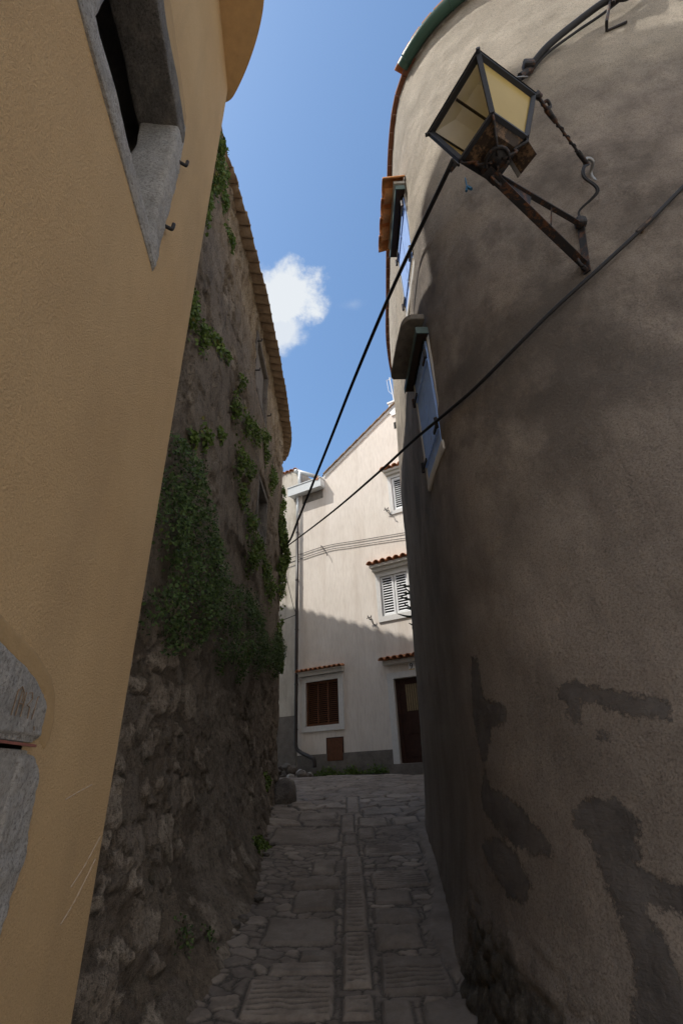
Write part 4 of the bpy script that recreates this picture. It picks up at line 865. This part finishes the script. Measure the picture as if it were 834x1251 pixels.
# tie rod from the lantern to a wall hook, and supply loop
TR=thing('tie_rod','twisted tie rod from lantern corner to a wall hook with looping supply wire','tie rod',(1.9,1.93,5.35))
hk=rp(10.16,5.38,.0); p0=np.array([1.262,1.352,5.13])
mb=MB(); mb.tube([p0+[.0,0,.0],p0+[.03,.02,0]],.02,8); 
q1=p0+[.09,.08,.0]; hk0=hk+[-.06,-.07,-.01]
mb.tube([p0,q1],.010,7); mb.tube(bez([q1+[-.02,0,.05],q1+[.01,-.02,.06],q1+[.03,0,.03],q1],5),.010,6); mb.tube([q1,q1*.8+hk0*.2],[.018,.014],7); mb.tube([q1*.8+hk0*.2,hk0],.008,7); mb.tube([q1*.25+hk0*.75,hk0],.016,7); mb.build('rod',M['iron'],TR,True)
mb=MB()
A_=q1*.8+hk0*.2; n=30; mb.tube([A_+(hk0-A_)*i/n+.011*np.array([math.cos(i*1.1),math.sin(i*1.1),math.sin(i*1.1+1)]) for i in range(n+1)],.0045,5); mb.build('twisted_wire',M['cable'],TR,True)
mb=MB(); mb.tube(bez([hk0+[-.02,0,0],hk0+[0,-.02,.035],hk0+[.05,0,.03],hk,hk+[.01,0,-.10]],5),.012,7); mb.build('wall_hook',M['clip'],TR,True)
mb=MB(); 
for dx in (0,.012): mb.tube(bez([hk0+[dx,0,0],hk0+[-.07+dx,-.03,-.10],hk0+[-.09+dx,-.02,-.20],hk0+[-.02+dx,.01,-.32],wt+[0,-.03,.12],wt+[.0,-.02,.02]],8),.0075,6)
mb.split('supply_wire',M['cable'],TR,True)
mb=MB(); mb.rbox(wt[0]-.05,wt[0]+.02,wt[1]-.05,wt[1]+.02,wt[2]-.03,wt[2]+.05,.004,.02); mb.build('junction_box',M['iron'],TR)
P=HF.p
ln('telephone_wire',[P(-4.4,.03,7.93),P(-3.78,.03,8.05),P(-2.13,.03,8.17),P(-.7,.03,8.03),P(2.2,.03,7.72)],.010,'upper of two thin wires strung along the pale house front','wire',n=6,seg=5)
ln('telephone_wire',[P(-4.4,.03,7.80),P(-3.78,.03,7.9),P(-2.06,.03,8.01),P(-1.2,.03,7.93),P(.28,.03,7.76),P(2.2,.03,7.5)],.010,'lower of two thin wires strung along the pale house front','wire',n=6,seg=5)
ln('wire_hook',[P(-2.2,.02,8.2),P(-2.13,.12,8.17),P(-2.0,.12,7.98),P(-1.93,.1,7.78)],.012,'bent iron hook holding the two thin wires','hook',mat='iron',n=4,seg=5)
ln('dangling_wire',[(-1.361,9.9,6.13),(-1.33,10.0,5.85),(-1.288,10.17,5.58),(-1.16,10.35,5.0),(-1.10,10.4,4.80),(-1.2,10.4,4.74),(-1.42,10.4,4.66)],.007,'loose thin wire hanging from the stone house corner','wire',seg=5)

# ------------------------------------------------------------------ vegetation
def leaves(name,cent,mat,label,cat,size=(.025,.05),group=None,stems=0,down=.4,kind=None,flat=.5):
    """cent: array of x,y,z leaf positions"""
    C=np.asarray(cent); n=len(C); sz=rng.uniform(size[0],size[1],n)
    nx=rng.normal(0,.75,n)+.9; ny=rng.normal(0,.75,n)-.25; nz=rng.normal(0,.7,n)+.35; N=np.stack([nx,ny,nz],1); N/=np.linalg.norm(N,axis=1)[:,None]
    A=rng.normal(0,1,(n,3)); A[:,2]-=down; A-= (A*N).sum(1)[:,None]*N; A/=np.linalg.norm(A,axis=1)[:,None]; B_=np.cross(N,A)
    shp=[(-.5,0,0),(-.15,.36,.06),(.22,.30,.05),(.6,0,-.02),(.22,-.30,.05),(-.15,-.36,.06)]
    V=np.concatenate([(C+sz[:,None]*(A*a+B_*b+N*c_))[:,None,:] for a,b,c_ in shp],1).reshape(-1,3)
    i=np.arange(n)*6; F=np.concatenate([np.stack([i,i+1,i+2,i+3],1),np.stack([i,i+3,i+4,i+5],1)]); lr=rng.rand(n); lr2=np.concatenate([lr,lr])
    t=thing(name,label,cat,tuple(C.mean(0)),group)
    if kind: t['kind']=kind
    link('foliage',V,F,mat,t,False,None,{'lr':lr2})
    if False:
        mb=MB(); ctr=C.mean(0)
        for k in range(stems):
            p=C[rng.randint(n)]; q=C[rng.randint(n)]
            if np.linalg.norm(p-q)>.6: q=p+(q-p)*.5/np.linalg.norm(p-q)
            r0=np.array([min(p[0],q[0])-.05,(p[1]+q[1])/2,(p[2]+q[2])/2+.05]); mb.tube(bez([r0,(p+q)/2+[-.02,0,.02],p],4),.004,4,False)
        mb.build('stem',M['stem'],t)
    return t
def onwall(poly,n,bulge=.12,clump=None,seed=0,cl=.16,minr=0):
    P=np.array(poly); out=[]; r=np.random.RandomState(seed)
    m=n*8; a=r.uniform(P[:,0].min(),P[:,0].max(),m); z=r.uniform(P[:,1].min(),P[:,1].max(),m)
    sd=sdpoly(a,z,poly); nn=fbm2(a*2.4,z*2.4,4,seed+3); den=sstep(-.03,.22,sd+.62*(nn-.5))*sstep(.36,.56,fbm2(a*5,z*5,3,seed+5)*.5+nn*.5)
    keep=r.rand(m)<den; a=a[keep][:n]; z=z[keep][:n]
    th=bulge*(.25+1.2*fbm2(a*3,z*3,3,seed+9))*np.minimum(1,.3+np.maximum(0,sdpoly(a,z,poly))*2.5)
    x=ruin_x(a,z)+.01+th*np.sqrt(r.rand(len(a)))
    return np.stack([x,a,z],1)
def clumpset(cs,seed,dens=900):
    r=np.random.RandomState(seed); out=[]
    for (a,z,ra,rz,b) in cs:
        n=int(dens*ra*rz*3.2)+25; aa=a+r.normal(0,ra*.5,n); zz=z+r.normal(0,rz*.5,n); d=np.hypot((aa-a)/ra,(zz-z)/rz)
        x=ruin_x(aa,zz)+.01+b*r.rand(n)*np.maximum(.15,1-d*.7); out.append(np.stack([x,aa,zz],1))
    return np.concatenate(out)
mass=[(2.7,4.0),(3.3,4.2),(3.62,4.1),(4.1,3.95),(4.5,3.75),(4.8,3.6),(5.6,3.7),(6.6,3.9),(7.6,3.7),(8.6,3.9),(9.3,4.2),(9.5,3.5),(8.6,3.0),(7.4,2.95),(6.67,2.75),(5.5,2.65),(4.4,2.6),(3.5,2.45),(2.7,2.4)]
leaves('ivy',onwall(mass,17000,.22,seed=4),M['leaf_dark'],'large dark green ivy mass bulging from the middle of the stone wall','ivy',(.013,.036),stems=60)
col=[(9.0,3.4),(9.05,5),(9.0,6.2),(9.2,7.4),(9.5,7.6),(9.66,7.2),(9.66,3.4)]
leaves('ivy',onwall(col,4500,.16,seed=14),M['leaf_mid'],'tall bright green ivy column up the far corner of the stone house','ivy',(.035,.065),stems=20)
G='small caper plants rooted in the stone wall'
specs=[([(3.06,8.5,.12,.4,.15),(3.1,7.9,.12,.45,.14),(3.05,7.2,.1,.35,.1)],'trailing green plant hanging just under the near end of the eave'),
([(3.45,8.65,.12,.25,.12),(3.6,8.3,.1,.3,.10),(3.95,8.1,.1,.22,.09)],'smaller trailing plant beside the near eave, left of the bare stones'),
([(3.02,5.5,.16,.3,.14),(3.35,5.5,.14,.22,.12),(3.8,5.9,.18,.12,.1),(4.2,6.1,.1,.1,.08)],'green tuft beside the ochre wall edge above the dark crack'),
([(5.0,6.45,.1,.12,.14)],'tiny round tuft on the render, topmost of the middle column'),
([(4.9,5.9,.16,.2,.16),(5.5,6.1,.2,.2,.2),(6.1,6.4,.22,.2,.2)],'bushy green plant spreading at mid height of the stone wall'),
([(6.9,6.95,.16,.2,.16),(7.1,6.7,.14,.2,.12)],'green plant below the upper shuttered opening'),
([(3.75,4.55,.12,.14,.12),(3.5,4.35,.08,.1,.08)],'small plant on the bare stones above the ivy mass'),
([(4.3,5.0,.08,.09,.08)],'single tiny sprig on the grey render'),
([(5.3,5.35,.2,.22,.18),(5.9,5.6,.16,.2,.16),(5.6,5.0,.14,.2,.16)],'hanging plant left of the lower dark opening'),
([(6.1,4.85,.22,.2,.2),(6.7,4.75,.2,.22,.18),(6.4,4.4,.18,.22,.18)],'broad tuft directly below the lower dark opening'),
([(7.9,6.7,.14,.3,.12),(8.3,7.0,.12,.25,.1)],'slender plant above and right of the lower dark opening'),
([(7.6,4.7,.25,.35,.16),(8.2,4.6,.2,.3,.16)],'loose green patch between the ivy mass and the ivy column'),
([(8.3,1.6,.1,.12,.1)],'low weed tuft on the rubble foot of the stone house'),
([(6.6,.95,.12,.1,.1),(6.2,1.0,.1,.08,.08)],'weed tuft at the foot of the rubble wall beside the paving')]
for i,(cs,lb) in enumerate(specs): leaves('caper_plant',clumpset(cs,50+i,1500),M['leaf_mid'],lb,'plant',(.03,.06),G,stems=4)
leaves('caper_plant',clumpset([(3.75,.80,.13,.09,.08),(4.05,.74,.08,.07,.06)],91,1500),M['leaf_dark'],'dark weeds at the near foot of the rubble wall','plant',(.012,.026),G)
# weeds along the foot of the pale house
for k,(a,wd,lb) in enumerate([(-2.05,.35,'left weed tuft along the foot of the pale house by the downpipe'),(-1.35,.25,'sparse weed tuft midway along the foot of the pale house'),(-.62,.3,'larger weed tuft beside the door step')]):
    r=np.random.RandomState(k); n=420; aa=a+r.normal(0,wd*.6,n); dd=.06+abs(r.normal(0,.08,n)); hz=abs(r.normal(0,.10,n))*(1-.5*abs(aa-a)/wd).clip(.2,1)
    leaves('weed',np.array([P(x,d,gz(14)+.03+h) for x,d,h in zip(aa,dd,hz)]),M['leaf_mid'],lb,'weed',(.03,.06),'weeds along the foot of the pale house',down=-.8)
# spiky plant at the edge of the rendered wall
AG=thing('aloe_plant','dark spiky succulent sticking out from the edge of the rendered wall','plant',(1.24,8.45,4.3))
for k,(dz,l,up) in enumerate([(.30,.30,.02),(.18,.30,-.02),(.02,.36,.08),(-.10,.22,-.05),(-.16,.26,.10),(-.28,.42,.03),(.1,.2,.12),(-.45,.2,.02)]):
    mb=MB(); b0=np.array([1.30,8.45,4.35+dz*1.0]); e_=b0+np.array([-l*.8-.05,-.05*k*.3,up]); m_=(b0+e_)/2+[0,0,-.03]
    Pq=bez([b0,m_,e_],6); mb.tube(Pq,[.028*(1-i/len(Pq))**.7+.002 for i in range(len(Pq))],6); mb.build('leaf',M['agave'],AG,True)
mb=MB(); mb.tube([(1.25,8.45,4.62),(1.22,8.44,4.3),(1.27,8.45,3.85)],.02,6); mb.rbox(1.16,1.3,8.3,8.6,3.86,3.92,.006,.04); mb.build('stem',M['stem'],AG)

# ------------------------------------------------------------------ loose stones
def rock(name,c,s,seed,label,group=None,mat='rock'):
    u=np.linspace(0,2*math.pi,19)[:-1]; v=np.linspace(-1.5,1.5,11); V=[]
    r=np.random.RandomState(seed); pl_=r.normal(0,1,(7,3)); pl_/=np.linalg.norm(pl_,axis=1)[:,None]; dd=r.uniform(.55,.9,7)
    for b_ in v:
        for a_ in u:
            n=np.array([math.cos(a_)*math.cos(b_),math.sin(a_)*math.cos(b_),math.sin(b_)]); t=1.
            for q,d in zip(pl_,dd):
                k=n@q
                if k>1e-3: t=min(t,d/k)
            V.append(n*t)
    V=np.array(V); V*=1+.14*(fbm3(V*2.2+seed,3)-.5)[:,None]; V=V*np.array(s)+np.array(c)
    F=[]; m=len(u)
    for i in range(len(v)-1):
        for j in range(m): F.append((i*m+j,i*m+(j+1)%m,(i+1)*m+(j+1)%m,(i+1)*m+j))
    F.append(tuple(range(m))[::-1]); F.append(tuple((len(v)-1)*m+j for j in range(m)))
    c=np.array(c); o=link(name,V,F,M[mat],None,True); return setp(o,label,'stone',group)
rock('boulder',(-1.14,9.35,1.34),(.24,.34,.30),3,'large leaning boulder at the far foot of the stone house corner')
rock('boulder',(-1.02,9.0,1.2),(.14,.22,.10),5,'low flat boulder lying in front of the leaning one')
r=np.random.RandomState(5)
for k in range(34):
    a=r.uniform(-4.3,-2.5); d=.1+.35*r.rand(); hgt=max(.03,.34*(1-abs(a+3.3)/.8))*r.rand()
    p=P(a,d,gz(14.4)+hgt+.02); s=r.uniform(.06,.15); rock('rubble_stone',p,(s,s*.8,s*.75),60+k,'pale rubble stone in the heap under the downpipe','rubble stones heaped under the downpipe','rock' if k%4 else 'stone')
for k in range(9):
    y_=r.uniform(4.2,8.8); s=r.uniform(.03,.06); x_=float(ruin_x(np.array([y_]),np.array([gz(y_)+.05]))[0])+r.uniform(-.02,.12)
    rock('fallen_stone',(x_,y_,gz(y_)+.03+s*.3),(s,s*.9,s*.6),90+k,'fallen grey stone along the foot of the rubble wall','fallen stones along the foot of the rubble wall')

# ------------------------------------------------------------------ camera
W,Hh=834.,1251.; f=591.; cx,cy=W/2,Hh/2
u=np.array([372-cx,-450-cy,f]); u/=np.linalg.norm(u); fw=np.array([0,0,1.]); yv=fw-u*fw.dot(u); yv/=np.linalg.norm(yv); xv=np.cross(yv,u)
R=np.array([xv,yv,u])    # world from (right,down,forward)
cam=bpy.data.cameras.new('camera'); co=bpy.data.objects.new('camera',cam); COL.objects.link(co); scene.camera=co
right=R@np.array([1,0,0]); up=-(R@np.array([0,1,0])); back=-(R@np.array([0,0,1]))
mw=Matrix(((right[0],up[0],back[0],0),(right[1],up[1],back[1],0),(right[2],up[2],back[2],1.6),(0,0,0,1))); co.matrix_world=mw
cam.sensor_fit='VERTICAL'; cam.sensor_height=36; cam.lens=f/Hh*36; cam.clip_end=2000; cam.clip_start=.05

# ------------------------------------------------------------------ light
AZ,EL=math.radians(-103),math.radians(56)
sd=Vector((math.sin(AZ)*math.cos(EL),math.cos(AZ)*math.cos(EL),math.sin(EL)))
sun=bpy.data.lights.new('sun','SUN'); sun.energy=5.0; sun.angle=math.radians(.5); sun.color=(1,.95,.87); so=bpy.data.objects.new('sun',sun); COL.objects.link(so)
so.rotation_euler=sd.to_track_quat('Z','Y').to_euler(); so.location=(0,0,30)
w=bpy.data.worlds.new('World'); scene.world=w; w.use_nodes=True; nt=w.node_tree; nt.nodes.clear()
N=nt.nodes.new; Lk=nt.links.new
out=N('ShaderNodeOutputWorld'); bg=N('ShaderNodeBackground'); sky=N('ShaderNodeTexSky'); sky.sky_type='NISHITA'; sky.sun_disc=False; sky.sun_elevation=EL; sky.sun_rotation=AZ; sky.air_density=1.0; sky.dust_density=1.; sky.ozone_density=1.3
bg.inputs[1].default_value=.15
tc=N('ShaderNodeTexCoord')
def vm(op,a,b=None):
    x=N('ShaderNodeVectorMath'); x.operation=op
    for i,v in enumerate((a,b)):
        if v is None: continue
        if isinstance(v,(tuple,list,np.ndarray)): x.inputs[i].default_value=tuple(v)
        else: Lk(v,x.inputs[i])
    return x
def mm(op,a,b=0.):
    x=N('ShaderNodeMath'); x.operation=op
    for i,v in enumerate((a,b)):
        if isinstance(v,(int,float)): x.inputs[i].default_value=float(v)
        else: Lk(v,x.inputs[i])
    return x.outputs[0]
nz=N('ShaderNodeTexNoise'); nz.inputs['Scale'].default_value=14; nz.inputs['Detail'].default_value=9; nz.inputs['Roughness'].default_value=.62; Lk(tc.outputs['Generated'],nz.inputs['Vector'])
def blob(c,ra,rb,soft,namp):
    c=np.array(c)/np.linalg.norm(c); a=np.cross(c,[0,0,1.]); a/=np.linalg.norm(a); b=np.cross(a,c)
    da=vm('DOT_PRODUCT',tc.outputs['Generated'],a).outputs['Value']; db=vm('DOT_PRODUCT',tc.outputs['Generated'],b).outputs['Value']; dc=vm('DOT_PRODUCT',tc.outputs['Generated'],c).outputs['Value']
    r2=mm('ADD',mm('POWER',mm('ABSOLUTE',mm('DIVIDE',da,ra)),2),mm('POWER',mm('ABSOLUTE',mm('DIVIDE',db,rb)),2)); r=mm('SQRT',r2)
    v=mm('SUBTRACT',1.,r); v=mm('ADD',v,mm('MULTIPLY',mm('SUBTRACT',nz.outputs['Fac'],.5),namp*1.15)); v=mm('MULTIPLY',v,mm('GREATER_THAN',dc,0.))
    x=N('ShaderNodeMapRange'); x.interpolation_type='SMOOTHSTEP'; x.inputs[1].default_value=0; x.inputs[2].default_value=soft; Lk(v,x.inputs[0]); return x.outputs[0]
b1=blob((-.082,.600,.797),.085,.066,.42,1.5); b2=blob((-.105,.632,.770),.062,.085,.6,1.3); b3=blob((.037,.616,.787),.035,.014,1.6,1.6)
m_=mm('MAXIMUM',b1,mm('MULTIPLY',b2,.9)); m_=mm('MAXIMUM',m_,mm('MULTIPLY',b3,.22))
n2=N('ShaderNodeTexNoise'); n2.inputs['Scale'].default_value=3.2; n2.inputs['Detail'].default_value=8; n2.inputs['Roughness'].default_value=.6; Lk(tc.outputs['Generated'],n2.inputs['Vector'])
def mrange(v,a,b):
    x=N('ShaderNodeMapRange'); x.interpolation_type='SMOOTHSTEP'; x.inputs[1].default_value=a; x.inputs[2].default_value=b; Lk(v,x.inputs[0]); return x.outputs[0]
back=mrange(vm('DOT_PRODUCT',tc.outputs['Generated'],(-.25,-.97,0)).outputs['Value'],-.02,.35)
fill_cloud=mm('MULTIPLY',back,mrange(n2.outputs['Fac'],.38,.58))  # bright clouds added behind the camera to fill the shaded lane
mx0=N('ShaderNodeMix'); mx0.data_type='RGBA'; Lk(fill_cloud,mx0.inputs[0]); mx0.inputs[7].default_value=(10.5,9.8,9.0,1)
mx=N('ShaderNodeMix'); mx.data_type='RGBA'; Lk(m_,mx.inputs[0]); 
tint=N('ShaderNodeMix'); tint.data_type='RGBA'; tint.blend_type='MULTIPLY'; tint.inputs[0].default_value=1; Lk(sky.outputs[0],tint.inputs[6]); tint.inputs[7].default_value=(1.2,1.42,1.5,1)
Lk(tint.outputs[2],mx0.inputs[6]); Lk(mx0.outputs[2],mx.inputs[6]); mx.inputs[7].default_value=(5.4,5.7,6.0,1)
Lk(mx.outputs[2],bg.inputs[0]); Lk(bg.outputs[0],out.inputs[0])
scene.view_settings.view_transform='Standard'; scene.view_settings.look='None'; scene.view_settings.exposure=0; scene.view_settings.gamma=1
scene.cycles.max_bounces=10; scene.cycles.diffuse_bounces=7; scene.cycles.use_denoising=True
